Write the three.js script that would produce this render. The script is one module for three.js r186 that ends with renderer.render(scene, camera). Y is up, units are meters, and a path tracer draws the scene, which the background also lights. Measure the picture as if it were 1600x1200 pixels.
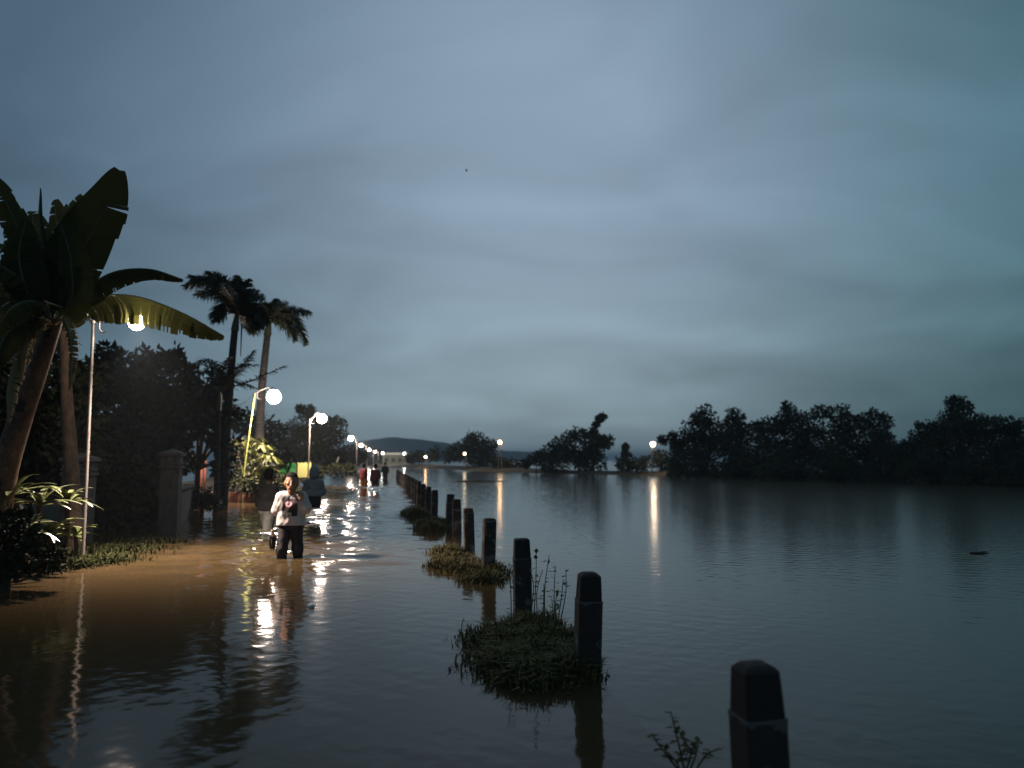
import * as THREE from 'three';
import { mergeGeometries } from 'three/addons/utils/BufferGeometryUtils.js';
import { ImprovedNoise } from 'three/addons/math/ImprovedNoise.js';

// ---------------------------------------------------------------- camera, sky, light, exposure
const scene = new THREE.Scene();
const EYE = 1.45, F = 1200, PITCH = Math.atan(118 / F);              // eye height above the flood water
const camera = new THREE.PerspectiveCamera(2 * Math.atan(600 / F) * 180 / Math.PI, 4 / 3, 0.1, 6000);
camera.position.set(0, EYE, 0);
camera.rotation.set(PITCH, 0, 0);
camera.focus = 7.5; camera.userData.fStop = 1.35;                        // a phone that did not quite focus in the dusk
camera.updateMatrixWorld();

const renderer = new THREE.WebGLRenderer({ antialias: true });
renderer.toneMapping = THREE.LinearToneMapping;
renderer.toneMappingExposure = 1;
renderer.shadowMap.enabled = true;

const LAMP_POWER = 120, LAMP_COLOR = new THREE.Color().setRGB(1, 0.80, 0.66);
scene.fog = new THREE.FogExp2(new THREE.Color().setRGB(0.75, 0.88, 1), 0.0006);

const perlin = new ImprovedNoise();
function fbm(x, y, z, oct = 5, gain = 0.5) {
  let s = 0, a = 1, n = 0;
  for (let i = 0; i < oct; i++) { s += a * perlin.noise(x, y, z); n += a; a *= gain; x *= 2.03; y *= 2.03; z *= 2.03; }
  return s / n;
}
const smooth = (a, b, x) => { const t = Math.min(1, Math.max(0, (x - a) / (b - a))); return t * t * (3 - 2 * t); };

function makeSky() {                                                  // a dusk overcast: brighter over the last daylight ahead, layered stratus
  const W = 1024, H = 512, data = new Float32Array(W * H * 4);
  for (let j = 0; j < H; j++) for (let i = 0; i < W; i++) {
    const el = ((j + 0.5) / H - 0.5) * Math.PI, az = ((i + 0.5) / W - 0.5) * 2 * Math.PI;   // direction: x = cos(az), z = sin(az)
    const y = Math.sin(el), c = Math.cos(el), x = Math.cos(az) * c, z = Math.sin(az) * c;
    let off = Math.atan2(x, -z);                                      // 0 straight ahead, positive to the right
    const t = Math.max(0.0, y), u = x / (t + 0.16) + 181.3, v = z / (t + 0.16) + 181.3 * 1.7;
    const wx = fbm(u * 0.5 + 3, v * 0.5, 1.7, 3), wy = fbm(u * 0.5, v * 0.5 + 9, 4.2, 3);
    let n = fbm(u * 0.55 + wx * 1.2, v * 0.9 + wy * 1.2, 2.5, 6, 0.55);
    n = 0.8 * n + 0.12 * fbm(u * 0.22 + 7, v * 0.3, 8.1, 4) + 0.02;
    n += 0.16 * fbm(u * 1.1 + wx * 2, v * 2.1 + wy * 3, 3.3, 4);
    n += 0.22 * fbm(u * 2.2 + wx * 3, v * 3.4 + wy * 2, 5.5, 4);
    const d = (off - 0.03) / (off > 0.03 ? 0.44 : 0.39), e = (el - 0.32) / (el > 0.32 ? 0.42 : 0.75);
    const glow = Math.exp(-d * d) * Math.exp(-e * e), side = smooth(0.12, 0.6, off) * (1 - smooth(0.7, 1.6, off));
    const k = 1 + 0.62 * n;
    const low = (1 - 0.22 * (1 - smooth(0.0, 0.085, el))) * (1 - 0.34 * side * (1 - smooth(0.02, 0.24, el)));   // the cloud base thickens near the horizon
    const teal = 1 - smooth(0.0, 0.35, el);
    const r = 0.060 + 0.222 * glow - 0.012 * side, g = 0.112 + 0.268 * glow + 0.012 * side, b = (0.166 + 0.330 * glow) * (1 - 0.13 * teal);
    const o = 4 * (j * W + i);
    data[o] = 1.13 * r * k * low; data[o + 1] = 1.125 * g * k * low; data[o + 2] = 1.11 * b * k * low; data[o + 3] = 1;
  }
  const t = new THREE.DataTexture(data, W, H, THREE.RGBAFormat, THREE.FloatType);
  t.mapping = THREE.EquirectangularReflectionMapping; t.magFilter = THREE.LinearFilter; t.minFilter = THREE.LinearFilter; t.needsUpdate = true;
  return t;
}
scene.background = scene.environment = makeSky();

const sun = new THREE.DirectionalLight(new THREE.Color().setRGB(0.95, 0.97, 1), 0.10);   // what is left of the daylight behind the clouds
sun.position.set(8, 60, -90); sun.target.position.set(0, 0, -20);
sun.castShadow = true; sun.shadow.radius = 60;
Object.assign(sun.shadow.camera, { left: -80, right: 80, top: 80, bottom: -80, near: 1, far: 300 });
scene.add(sun, sun.target);

// ---------------------------------------------------------------- helpers
function rng(seed) { let a = seed >>> 0; return () => { a = (a + 0x6D2B79F5) | 0; let t = Math.imul(a ^ (a >>> 15), 1 | a); t = (t + Math.imul(t ^ (t >>> 7), 61 | t)) ^ t; return ((t ^ (t >>> 14)) >>> 0) / 4294967296; }; }
const V = (x, y, z) => new THREE.Vector3(x, y, z);
function at(px, py, d) {                                              // a point of the photograph at d metres ahead
  const v = V((px - 800) / F, -(py - 600) / F, -1).applyAxisAngle(V(1, 0, 0), PITCH);
  return v.multiplyScalar(d / -v.z).add(V(0, EYE, 0));
}
const used = {};
function numbered(name) { const n = used[name] = (used[name] ?? -1) + 1; return n ? `${name}_${String(n).padStart(3, '0')}` : name; }
function tag(o, label, category, group, kind) {
  if (label) o.userData.label = label;
  if (category) o.userData.category = category;
  if (group) o.userData.group = group;
  if (kind) o.userData.kind = kind;
  return o;
}
function thing(name, label, category, pos = V(0, 0, 0), group) {
  const o = new THREE.Group(); o.name = numbered(name); o.position.copy(pos); scene.add(o);
  return tag(o, label, category, group);
}
function mesh(name, geo, mat, parent) {
  if (Array.isArray(geo)) geo = merge(geo);
  const m = new THREE.Mesh(geo, mat); m.castShadow = m.receiveShadow = true;
  m.name = parent ? name : numbered(name); (parent ?? scene).add(m); return m;
}
function struct(name, geo, mat) { const m = mesh(name, geo, mat); m.userData.kind = 'structure'; return m; }
function merge(list) {
  const col = list.some((g) => g.attributes.color);
  return mergeGeometries(list.map((g) => {
    g = g.index ? g.toNonIndexed() : g;
    for (const k of Object.keys(g.attributes)) if (!['position', 'normal', 'uv'].includes(k) && !(k === 'color' && col)) g.deleteAttribute(k);
    if (!g.attributes.uv) g.setAttribute('uv', new THREE.Float32BufferAttribute(new Float32Array(g.attributes.position.count * 2), 2));
    if (!g.attributes.normal) g.computeVertexNormals();
    if (col && !g.attributes.color) g.setAttribute('color', new THREE.Float32BufferAttribute(new Float32Array(g.attributes.position.count * 3).fill(1), 3));
    return g;
  }), false);
}
class Tris {                                                          // a bag of loose triangles with a tone per face
  constructor() { this.p = []; this.n = []; this.c = []; this.u = []; }
  tri(a, b, c, tone = [1, 1, 1], na, nb, nc) {
    const n = V().subVectors(b, a).cross(V().subVectors(c, a)).normalize();
    for (const [v, q] of [[a, na], [b, nb], [c, nc]]) { this.p.push(v.x, v.y, v.z); const m = q ?? n; this.n.push(m.x, m.y, m.z); this.c.push(...tone); this.u.push(v.x, v.y); }
  }
  quad(a, b, c, d, tone) { this.tri(a, b, c, tone); this.tri(a, c, d, tone); }
  build() {
    const g = new THREE.BufferGeometry(), f = (a, n) => new THREE.Float32BufferAttribute(a, n);
    g.setAttribute('position', f(this.p, 3)); g.setAttribute('normal', f(this.n, 3)); g.setAttribute('uv', f(this.u, 2)); g.setAttribute('color', f(this.c, 3));
    return g;
  }
}
function tube(points, r0, r1 = r0, sides = 8, seg = 0) {              // a tapered tube along points
  const curve = new THREE.CatmullRomCurve3(points), n = seg || Math.max(2, points.length * 4);
  const g = new THREE.TubeGeometry(curve, n, 1, sides, false), p = g.attributes.position, uv = g.attributes.uv;
  const L = curve.getLength();
  for (let i = 0; i <= n; i++) {
    const t = i / n, c = curve.getPointAt(t), r = r0 + (r1 - r0) * t;
    for (let j = 0; j <= sides; j++) { const k = i * (sides + 1) + j; p.setXYZ(k, c.x + (p.getX(k) - c.x) * r, c.y + (p.getY(k) - c.y) * r, c.z + (p.getZ(k) - c.z) * r); uv.setXY(k, t * L, j / sides); }
  }
  return g;
}
function box(w, h, d, x = 0, y = 0, z = 0) { return new THREE.BoxGeometry(w, h, d).translate(x, y, z); }
function noiseTexture(w, h, fn, srgb = true, repeat = [1, 1]) {
  const data = new Uint8Array(w * h * 4);
  for (let j = 0; j < h; j++) for (let i = 0; i < w; i++) { const c = fn(i / w, j / h, i, j), o = 4 * (j * w + i); for (let k = 0; k < 3; k++) data[o + k] = Math.max(0, Math.min(255, Math.round(c[k] * 255))); data[o + 3] = 255; }
  const t = new THREE.DataTexture(data, w, h); t.wrapS = t.wrapT = THREE.RepeatWrapping; t.magFilter = THREE.LinearFilter; t.minFilter = THREE.LinearMipmapLinearFilter; t.generateMipmaps = true;
  if (srgb) t.colorSpace = THREE.SRGBColorSpace; t.repeat.set(...repeat); t.needsUpdate = true; return t;
}
const std = (o) => new THREE.MeshStandardMaterial(o);
const rgb = (r, g, b) => new THREE.Color().setRGB(r, g, b);
// tileable noise for textures that repeat
const tnoise = (u, v, f, z, oct = 4) => {
  const a = fbm(u * f, v * f, z, oct), b = fbm((u - 1) * f, v * f, z, oct), c = fbm(u * f, (v - 1) * f, z, oct), d = fbm((u - 1) * f, (v - 1) * f, z, oct);
  return (a * (1 - u) + b * u) * (1 - v) + (c * (1 - u) + d * u) * v;
};

// ---------------------------------------------------------------- materials
const M = {};
M.leafDark = new THREE.MeshPhysicalMaterial({ color: rgb(0.034, 0.038, 0.019), roughness: 0.8, specularIntensity: 0.35, vertexColors: true, side: THREE.DoubleSide });
M.leafFar = new THREE.MeshPhysicalMaterial({ color: rgb(0.036, 0.046, 0.030), roughness: 0.9, specularIntensity: 0.15, vertexColors: true, side: THREE.DoubleSide });
M.leafLime = new THREE.MeshPhysicalMaterial({ color: rgb(0.095, 0.105, 0.018), roughness: 0.85, vertexColors: true, side: THREE.DoubleSide, transmission: 0.35, thickness: 0 });
M.banana = new THREE.MeshPhysicalMaterial({ color: rgb(0.042, 0.045, 0.012), roughness: 0.95, specularIntensity: 0.3, vertexColors: true, side: THREE.DoubleSide, transmission: 0.45, thickness: 0 });
M.bananaDead = new THREE.MeshPhysicalMaterial({ color: rgb(0.20, 0.14, 0.055), roughness: 0.8, vertexColors: true, side: THREE.DoubleSide });
M.strap = new THREE.MeshPhysicalMaterial({ color: rgb(0.085, 0.10, 0.030), roughness: 0.36, vertexColors: true, side: THREE.DoubleSide });
M.frond = new THREE.MeshPhysicalMaterial({ color: rgb(0.040, 0.050, 0.030), roughness: 0.6, vertexColors: true, side: THREE.DoubleSide });
M.grass = new THREE.MeshPhysicalMaterial({ color: rgb(0.115, 0.104, 0.046), roughness: 0.85, specularIntensity: 0.3, vertexColors: true, side: THREE.DoubleSide });
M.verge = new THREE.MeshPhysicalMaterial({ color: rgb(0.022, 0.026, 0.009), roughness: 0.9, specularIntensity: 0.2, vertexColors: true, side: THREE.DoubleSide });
const barkTex = noiseTexture(128, 128, (u, v) => { const n = 0.5 + 0.7 * tnoise(u, v, 6, 3.3) + 0.25 * tnoise(u, v, 25, 1.2, 2); return [0.36 * n + 0.12, 0.29 * n + 0.1, 0.23 * n + 0.08]; });
M.bark = std({ color: 0xffffff, map: barkTex, roughness: 0.95, bumpMap: barkTex, bumpScale: 0.02 });
const pseudoTex = noiseTexture(128, 256, (u, v) => { const n = 0.5 + 0.8 * tnoise(u, v, 5, 7.3) + 0.4 * tnoise(u * 1, v, 20, 2.2, 2), d = tnoise(u, v, 3, 9.9) > 0.12 ? 0.5 : 1; return [(0.44 * n + 0.14) * d, (0.31 * n + 0.08) * d, (0.19 * n + 0.04) * d]; });
M.pseudo = std({ color: 0xffffff, map: pseudoTex, roughness: 0.7, bumpMap: pseudoTex, bumpScale: 0.015 });
const palmTex = noiseTexture(256, 32, (u, v) => { const ring = (u * 8) % 1 < 0.12 ? 0.55 : 1, n = 0.6 + 0.5 * tnoise(u, v, 8, 5.1); return [0.38 * n * ring, 0.36 * n * ring, 0.34 * n * ring]; });
M.palmTrunk = std({ color: 0xffffff, map: palmTex, roughness: 0.9, bumpMap: palmTex, bumpScale: 0.015 });
M.palmShaft = std({ color: rgb(0.06, 0.08, 0.045), roughness: 0.5 });
const pipeTex = noiseTexture(64, 256, (u, v) => { const n = tnoise(u, v, 5, 4.4); const rust = tnoise(u, v, 9, 8.8) > 0.16; return rust ? [0.48, 0.33, 0.24] : [0.54 + 0.2 * n, 0.52 + 0.2 * n, 0.50 + 0.2 * n]; });
M.pipe = std({ color: 0xffffff, map: pipeTex, roughness: 0.5, metalness: 0.0 });
M.bamboo = std({ color: rgb(0.36, 0.38, 0.10), roughness: 0.5 });
M.cable = std({ color: rgb(0.25, 0.24, 0.22), roughness: 0.5 });
M.plastic = std({ color: rgb(0.75, 0.74, 0.72), roughness: 0.4 });
const concreteTex = (seed) => noiseTexture(128, 256, (u, v) => {
  const n = tnoise(u, v, 5, seed) + 0.5 * tnoise(u, v, 16, seed + 3, 3), chip = tnoise(u, v, 7, seed + 11, 4), moss = tnoise(u, v, 4, seed + 21, 4);
  let c = [0.25 + 0.10 * n, 0.205 + 0.08 * n, 0.185 + 0.075 * n];
  const loss = [0.2, 0.17, 0.2, 0.05, 0.08, 0.14, 0.2][[1.5, 6.5, 12.5, 23.5, 37.5, 51.5, 64.5].indexOf(seed)];
  if (chip > loss) c = [0.40 + 0.15 * n, 0.37 + 0.15 * n, 0.34 + 0.14 * n];
  else if (chip > loss - 0.035) c = [0.26, 0.24, 0.23];
  if (moss > 0.17) c = [0.17 + 0.05 * n, 0.175 + 0.05 * n, 0.11];
  return c;
});
const concreteBump = noiseTexture(128, 256, (u, v) => { const n = 0.5 + 0.6 * tnoise(u, v, 9, 2.7, 5); return [n, n, n]; }, false);
M.posts = [1.5, 6.5, 12.5, 23.5, 37.5, 51.5, 64.5].map((s) => std({ color: 0xffffff, map: concreteTex(s), bumpMap: concreteBump, bumpScale: 0.008, roughness: 0.9 }));
const capTex = noiseTexture(128, 128, (u, v) => { const n = tnoise(u, v, 8, 31.1, 4), chip = tnoise(u, v, 9, 44.4, 4); return chip > 0.27 ? [0.34, 0.31, 0.30] : [0.20 + 0.09 * n, 0.165 + 0.08 * n, 0.152 + 0.07 * n]; });
M.postCap = std({ color: 0xffffff, map: capTex, bumpMap: concreteBump, bumpScale: 0.006, roughness: 0.9 });
M.postBand = std({ color: rgb(0.14, 0.122, 0.112), roughness: 0.95 });
const plasterTex = noiseTexture(256, 256, (u, v) => { const n = tnoise(u, v, 5, 3.9, 5), s = tnoise(u, v, 12, 14.4, 4); const d = n > 0.13 ? 0.7 : 1; return [(0.27 + 0.17 * s) * d, (0.255 + 0.16 * s) * d, (0.245 + 0.155 * s) * d]; });
M.plaster = std({ color: 0xffffff, map: plasterTex, bumpMap: plasterTex, bumpScale: 0.006, roughness: 0.9 });
M.orange = std({ color: rgb(0.55, 0.16, 0.07), roughness: 0.6 });
M.brick = std({ color: rgb(0.30, 0.12, 0.07), roughness: 0.9 });
M.roof = std({ color: rgb(0.06, 0.035, 0.028), roughness: 0.85 });
M.wood = std({ color: rgb(0.11, 0.065, 0.035), roughness: 0.75 });
M.glass = std({ color: rgb(0.03, 0.03, 0.035), roughness: 0.08 });
const soilTex = noiseTexture(256, 256, (u, v) => { const n = tnoise(u, v, 6, 5.5, 5); return [0.26 + 0.14 * n, 0.22 + 0.13 * n, 0.15 + 0.1 * n]; }, true, [1, 1]);
M.soil = std({ color: 0xffffff, map: soilTex, bumpMap: soilTex, bumpScale: 0.05, roughness: 1 });
M.hill = std({ color: rgb(0.055, 0.075, 0.07), roughness: 1 });
M.skin = std({ color: rgb(0.30, 0.155, 0.09), roughness: 0.55 });
M.hair = new THREE.MeshPhysicalMaterial({ color: rgb(0.010, 0.008, 0.007), roughness: 0.9, specularIntensity: 0.25 });
M.eye = std({ color: rgb(0.02, 0.015, 0.012), roughness: 0.2 });
const clothBump = noiseTexture(128, 128, (u, v) => { const n = 0.5 + 0.5 * tnoise(u, v, 5, 17.7, 4); return [n, n, n]; }, false);
const cloth = (r, g, b, rough = 0.9) => std({ color: rgb(r, g, b), roughness: rough });

// ---------------------------------------------------------------- the flood water
const rippleTex = (() => {                                             // normals of small ripples, one tile is 4 m
  const N = 1024, r = rng(5), waves = [];
  for (let i = 0; i < 90; i++) {
    const k = Math.round(13 + Math.pow(r(), 1.5) * 60), a = (r() - 0.5) * 2.3 + (r() < 0.25 ? 1.2 : 0), kx = Math.round(k * Math.sin(a)), ky = Math.round(k * Math.cos(a)) || 1;
    waves.push([kx, ky, r() * 6.283, Math.pow(Math.hypot(kx, ky), -0.35)]);
  }
  const sx = new Float32Array(N * N), sy = new Float32Array(N * N);
  for (const [kx, ky, ph, s] of waves) {
    const m = Math.hypot(kx, ky);
    const cu = new Float32Array(N), su = new Float32Array(N), cv = new Float32Array(N), sv = new Float32Array(N);
    for (let i = 0; i < N; i++) { const a = 2 * Math.PI * kx * i / N + ph, b = 2 * Math.PI * ky * i / N; cu[i] = Math.cos(a); su[i] = Math.sin(a); cv[i] = Math.cos(b); sv[i] = Math.sin(b); }
    for (let j = 0; j < N; j++) for (let i = 0; i < N; i++) { const c = cu[i] * cv[j] - su[i] * sv[j]; sx[j * N + i] += c * s * kx / m; sy[j * N + i] += c * s * ky / m; }
  }
  let q = 0; for (let i = 0; i < N * N; i++) q += sx[i] * sx[i] + sy[i] * sy[i];
  const scale = 1 / Math.sqrt(q / (N * N));                            // slopes of rms 1; the material scales them down
  return noiseTexture(N, N, (u, v, i, j) => { const a = sx[j * N + i] * scale * 0.2, b = sy[j * N + i] * scale * 0.2; return [0.5 + a, 0.5 + b, 1]; }, false);
})();
const siltTex = noiseTexture(256, 256, (u, v) => { const n = tnoise(u, v, 5, 6.1, 5); return [0.265 + 0.045 * n, 0.218 + 0.04 * n, 0.145 + 0.03 * n]; }, true, [4 / 26, 4 / 26]);
M.water = new THREE.MeshPhysicalMaterial({ color: 0xffffff, map: siltTex, roughness: 0.07, ior: 1.33, specularIntensity: 0.55, normalMap: rippleTex });
M.water.normalScale.set(0.024, 0.024);
// the flooded street lies sheltered between trees and posts; past the posts the open river is ruffled by the wind, and its silt is greener
const riverTex = noiseTexture(256, 256, (u, v) => { const n = tnoise(u, v, 5, 9.1, 5); return [0.235 + 0.04 * n, 0.226 + 0.04 * n, 0.160 + 0.03 * n]; }, true, [4 / 26, 4 / 26]);
M.waters = [M.water, ...[0.09, 0.105, 0.12, 0.13, 0.14, 0.15, 0.155].map((q) => { const m = M.water.clone(); m.roughness = q; m.map = riverTex; m.specularIntensity = 0.62; m.normalScale.set(0.034, 0.034); return m; })];

const walkers = [[-3.3, -11.7, 1.1], [-4.55, -14.4, 1.0], [-4.7, -19, 1.1], [-6.5, -37, 1.2], [-7.6, -40, 1.2], [-5.6, -27, 1.2]];
const swell = (() => { const r = rng(77), w = []; for (let i = 0; i < 40; i++) { const L = 0.24 + Math.pow(r(), 2.0) * 2.7, a = (r() - 0.5) * 2.2; w.push([2 * Math.PI / L * Math.sin(a), 2 * Math.PI / L * Math.cos(a), r() * 6.283, L]); } return w; })();
function waterSlope(x, z) {                                             // [height, dh/dx, dh/dz]
  const d = Math.hypot(x, z);
  let h = 0, hx = 0, hz = 0;
  const patch = 0.55 + 1.3 * Math.max(0, fbm(x * 0.09, z * 0.05, 3.1, 3) + 0.15);
  let wake = 0; for (const [wx, wz, s] of walkers) { const q = Math.hypot(x - wx, z - wz); wake += s * Math.exp(-Math.pow(q / (1.8 + 0.02 * d), 2)); }
  const road = Math.exp(-Math.pow((x + 3.6 + 0.17 * -z * 0.9 - 1.2) / 3.2, 2)) * smooth(12, 18, -z);
  for (const [kx, kz, ph, L] of swell) {
    const k = Math.hypot(kx, kz), fade = smooth(L * 110, L * 45, d);
    const s = (0.00022 * patch + (L < 1.3 ? 0.017 * Math.min(1.6, wake + 0.58 * road) : 0)) * fade / k;   // slope per wave
    if (!s) continue;
    const p = kx * x + kz * z + ph, c = Math.cos(p);
    h += s * Math.sin(p); hx += s * kx * c; hz += s * kz * c;
  }
  for (const [wx, wz, s] of walkers) {                                  // rings round the walkers
    const dx = x - wx, dz = z - wz, q = Math.hypot(dx, dz) + 1e-4;
    if (q > 4) continue;
    const a = 0.0028 * s * (0.6 + 0.8 * perlin.noise(x * 1.3, z * 1.3, 4)) * Math.exp(-q * 0.9) * smooth(0, 0.25, q), k = 19, c = Math.cos(k * q), f = a * k * c / q;
    h += a * Math.sin(k * q); hx += f * dx; hz += f * dz;
  }
  return [h, hx, hz];
}
{
  const radii = [0.3, 0.8]; for (let r = 1.3; r < 130; r *= 1.0063) radii.push(r);
  const inner = radii.length - 1; for (let r = 150; r < 4500; r *= 1.6) radii.push(r);
  const angles = []; for (let a = -42; a <= 42.001; a += 0.14) angles.push(a); const fine = angles.length;
  for (let a = 48; a < 318; a += 6) angles.push(a); angles.push(318);
  const wr_ = rng(9), strips = [[], [], [], [], [], [], [], []];
  const nr = radii.length, na = angles.length, pos = new Float32Array(nr * na * 3), nor = new Float32Array(nr * na * 3), uv = new Float32Array(nr * na * 2), idx = [];
  for (let i = 0; i < nr; i++) for (let j = 0; j < na; j++) {
    const A = angles[j] * Math.PI / 180, x = radii[i] * Math.sin(A), z = -radii[i] * Math.cos(A), k = i * na + j;
    let [h, hx, hz] = i > inner || j >= fine || i < 2 ? [0, 0, 0] : waterSlope(x, z);
    const f = j < fine ? smooth(0, 20, Math.min(j, fine - 1 - j)) * smooth(130, 110, radii[i]) : 0; h *= f; hx *= f; hz *= f;
    if (i <= inner) { const q = 0.03 * smooth(7, 45, radii[i]) * smooth(-7, 5, x + 0.17 * -z); hx += (wr_() - 0.5) * q; hz += (wr_() - 0.5) * q * 1.6; }   // cat's paws of fine ripples on the open water
    const n = V(-hx, 1, -hz).normalize();
    pos.set([x, h, z], k * 3); nor.set([n.x, n.y, n.z], k * 3);
    const ca = Math.cos(0.31), sa = Math.sin(0.31); uv.set([(x * ca - z * sa) / 4, (x * sa + z * ca) / 4], k * 2);
    if (i + 1 < nr && j + 1 < na) { const off = x + 0.1735 * -z - 1.467, w = (0.5 + 0.04 * -z); (-z < 0.3 ? strips[0] : strips[off < 0 ? 0 : Math.min(7, 1 + Math.floor(Math.pow(off / w, 0.8)))]).push(k, k + na, k + 1, k + 1, k + na, k + na + 1); }
  }
  const g = new THREE.BufferGeometry();
  g.setAttribute('position', new THREE.BufferAttribute(pos, 3)); g.setAttribute('normal', new THREE.BufferAttribute(nor, 3)); g.setAttribute('uv', new THREE.BufferAttribute(uv, 2));
  { let at = 0; strips.forEach((q, i) => { for (const v of q) idx.push(v); g.addGroup(at, q.length, i); at += q.length; }); }
  // triangles wound so that they face up
  const p = pos, ix = idx, a = ix[0] * 3, b = ix[1] * 3, c = ix[2] * 3;
  const up = (p[b + 2] - p[a + 2]) * (p[c] - p[a]) - (p[b] - p[a]) * (p[c + 2] - p[a + 2]);
  if (up < 0) for (let t = 0; t < ix.length; t += 3) { const s = ix[t + 1]; ix[t + 1] = ix[t + 2]; ix[t + 2] = s; }
  g.setIndex(ix);
  tag(struct('water', g, M.waters), 'calm brown flood water covering the road and the fields');
}
struct('ground', new THREE.PlaneGeometry(9000, 9000).rotateX(-Math.PI / 2).translate(0, -0.9, 0), M.soil);

// ---------------------------------------------------------------- terrain: banks and far hills
function bank(name, line, label) {                                     // line: [x, z, half width, height] along its length
  const g = new THREE.BufferGeometry(), p = [], uv = [], idx = [], C = 12, fine = [];
  const cv = new THREE.CatmullRomCurve3(line.map(([x, z]) => V(x, 0, z)));
  const N = line.length * 8;
  for (let i = 0; i <= N; i++) {
    const t = i / N, c = cv.getPoint(t), tn = cv.getTangent(t), s = V(-tn.z, 0, tn.x), f = t * (line.length - 1), a = line[Math.floor(f)], b = line[Math.min(line.length - 1, Math.floor(f) + 1)], m = f - Math.floor(f);
    const w = a[2] + (b[2] - a[2]) * m, h = a[3] + (b[3] - a[3]) * m;
    for (let j = 0; j <= C; j++) { const u = j / C * 2 - 1, ww = w * (1 + 0.22 * fbm(c.x * 0.15 + u * 3, c.z * 0.15, 2.2, 3)); p.push(c.x + s.x * u * ww, -0.5 + (h + 0.5) * Math.pow(Math.cos(u * Math.PI / 2), 0.6) + 0.12 * h * fbm(c.x * 0.7, c.z * 0.7, u * 4, 3), c.z + s.z * u * ww); uv.push((c.x + u * w) * 0.5, c.z * 0.5); if (i < N && j < C) { const k = i * (C + 1) + j; idx.push(k, k + 1, k + C + 1, k + 1, k + C + 2, k + C + 1); } }
  }
  g.setAttribute('position', new THREE.Float32BufferAttribute(p, 3)); g.setAttribute('uv', new THREE.Float32BufferAttribute(uv, 2)); g.setIndex(idx); g.computeVertexNormals();
  return tag(struct(name, g, M.soil), label);
}
bank('far_bank', [[46, -24, 5, 0.5], [32, -43, 5, 0.55], [28, -51, 5, 0.5], [23.5, -58, 5, 0.5], [18, -67, 5, 0.5], [12.5, -76, 5, 0.3], [6, -84, 6, 0.3], [0, -99, 6, 0.45], [-5, -115, 6, 0.45], [-14.5, -138, 6, 0.5], [-26, -182, 8, 0.5], [-40, -265, 10, 0.6]]);
bank('roadside_bank', [[-10, -6.5, 3.0, 0.22], [-10.5, -12, 3.2, 0.22], [-12.2, -20, 3.4, 0.25], [-14.0, -30, 3.6, 0.3], [-16.5, -44, 4, 0.35], [-22, -70, 5, 0.5], [-31, -110, 6, 0.6], [-46, -200, 10, 0.8]]);
bank('mud_bank', [[-4.4, -50.5, 0.3, -0.1], [-3.4, -50.6, 1.0, 0.09], [-2.2, -50.8, 1.2, 0.13], [-0.5, -51, 1.0, 0.03], [1.2, -51.2, 0.5, -0.1]]);
{
  const p = [], idx = [], N = 90, C = 6;
  for (let i = 0; i <= N; i++) for (let j = 0; j <= C; j++) {
    const px = 380 + (1100 - 380) * i / N, x = (px - 800) / F * 900, u = j / C;
    const prof = 28 * Math.exp(-Math.pow((px - 600) / 110, 2)) + 12 * Math.exp(-Math.pow((px - 735) / 100, 2)) + 10 * Math.exp(-Math.pow((px - 860) / 80, 2)) - 3;
    p.push(x, -4 + (prof + 4) * Math.sin(u * Math.PI) * (1 + 0.12 * fbm(x * 0.02, u, 3, 4)), -820 - u * 160); if (i < N && j < C) { const k = i * (C + 1) + j; idx.push(k, k + C + 1, k + 1, k + 1, k + C + 1, k + C + 2); }
  }
  const g = new THREE.BufferGeometry(); g.setAttribute('position', new THREE.Float32BufferAttribute(p, 3)); g.setIndex(idx); g.computeVertexNormals(); struct('hills', g, M.hill);
}

// ---------------------------------------------------------------- trees
function leafInto(T, c, dir, up, len, wid, tone, droop = 0.15) {        // one bent leaf: a kite of two triangles and a fold
  const side = V().crossVectors(dir, up).normalize(), tip = c.clone().addScaledVector(dir, len).addScaledVector(up, -droop * len), mid = c.clone().addScaledVector(dir, len * 0.45).addScaledVector(up, 0.04 * len);
  const l = mid.clone().addScaledVector(side, wid * 0.5).addScaledVector(up, -0.1 * wid), r = mid.clone().addScaledVector(side, -wid * 0.5).addScaledVector(up, -0.1 * wid);
  T.tri(c, l, tip, tone); T.tri(c, tip, r, tone);
}
const rv = (r) => { const z = r() * 2 - 1, a = r() * 6.2832, s = Math.sqrt(1 - z * z); return V(s * Math.cos(a), z, s * Math.sin(a)); };
function crownInto(T, clumps, r, perClump, leaf, tint = [1, 1, 1]) {
  for (const [cx, cy, cz, R] of clumps) {
    const n = Math.round(perClump * Math.min(2.5, (R * R) / 0.8));
    for (let i = 0; i < n; i++) {
      const d = rv(r), q = Math.pow(r(), 0.42) * R * (1 + 0.35 * fbm(d.x * 2 + cx, d.y * 2 + cy, d.z * 2 + cz, 2));
      const c = V(cx + d.x * q, cy + d.y * q * 0.85, cz + d.z * q);
      const dir = d.clone().multiplyScalar(0.8).add(rv(r).multiplyScalar(0.8)).normalize(), t = 0.82 + 0.36 * r();
      const L = leaf * (0.6 + 0.8 * r());
      leafInto(T, c, dir, rv(r), L, L * 0.55, [t * tint[0], t * tint[1], t * tint[2] * (0.85 + 0.3 * r())]);
    }
  }
}
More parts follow.
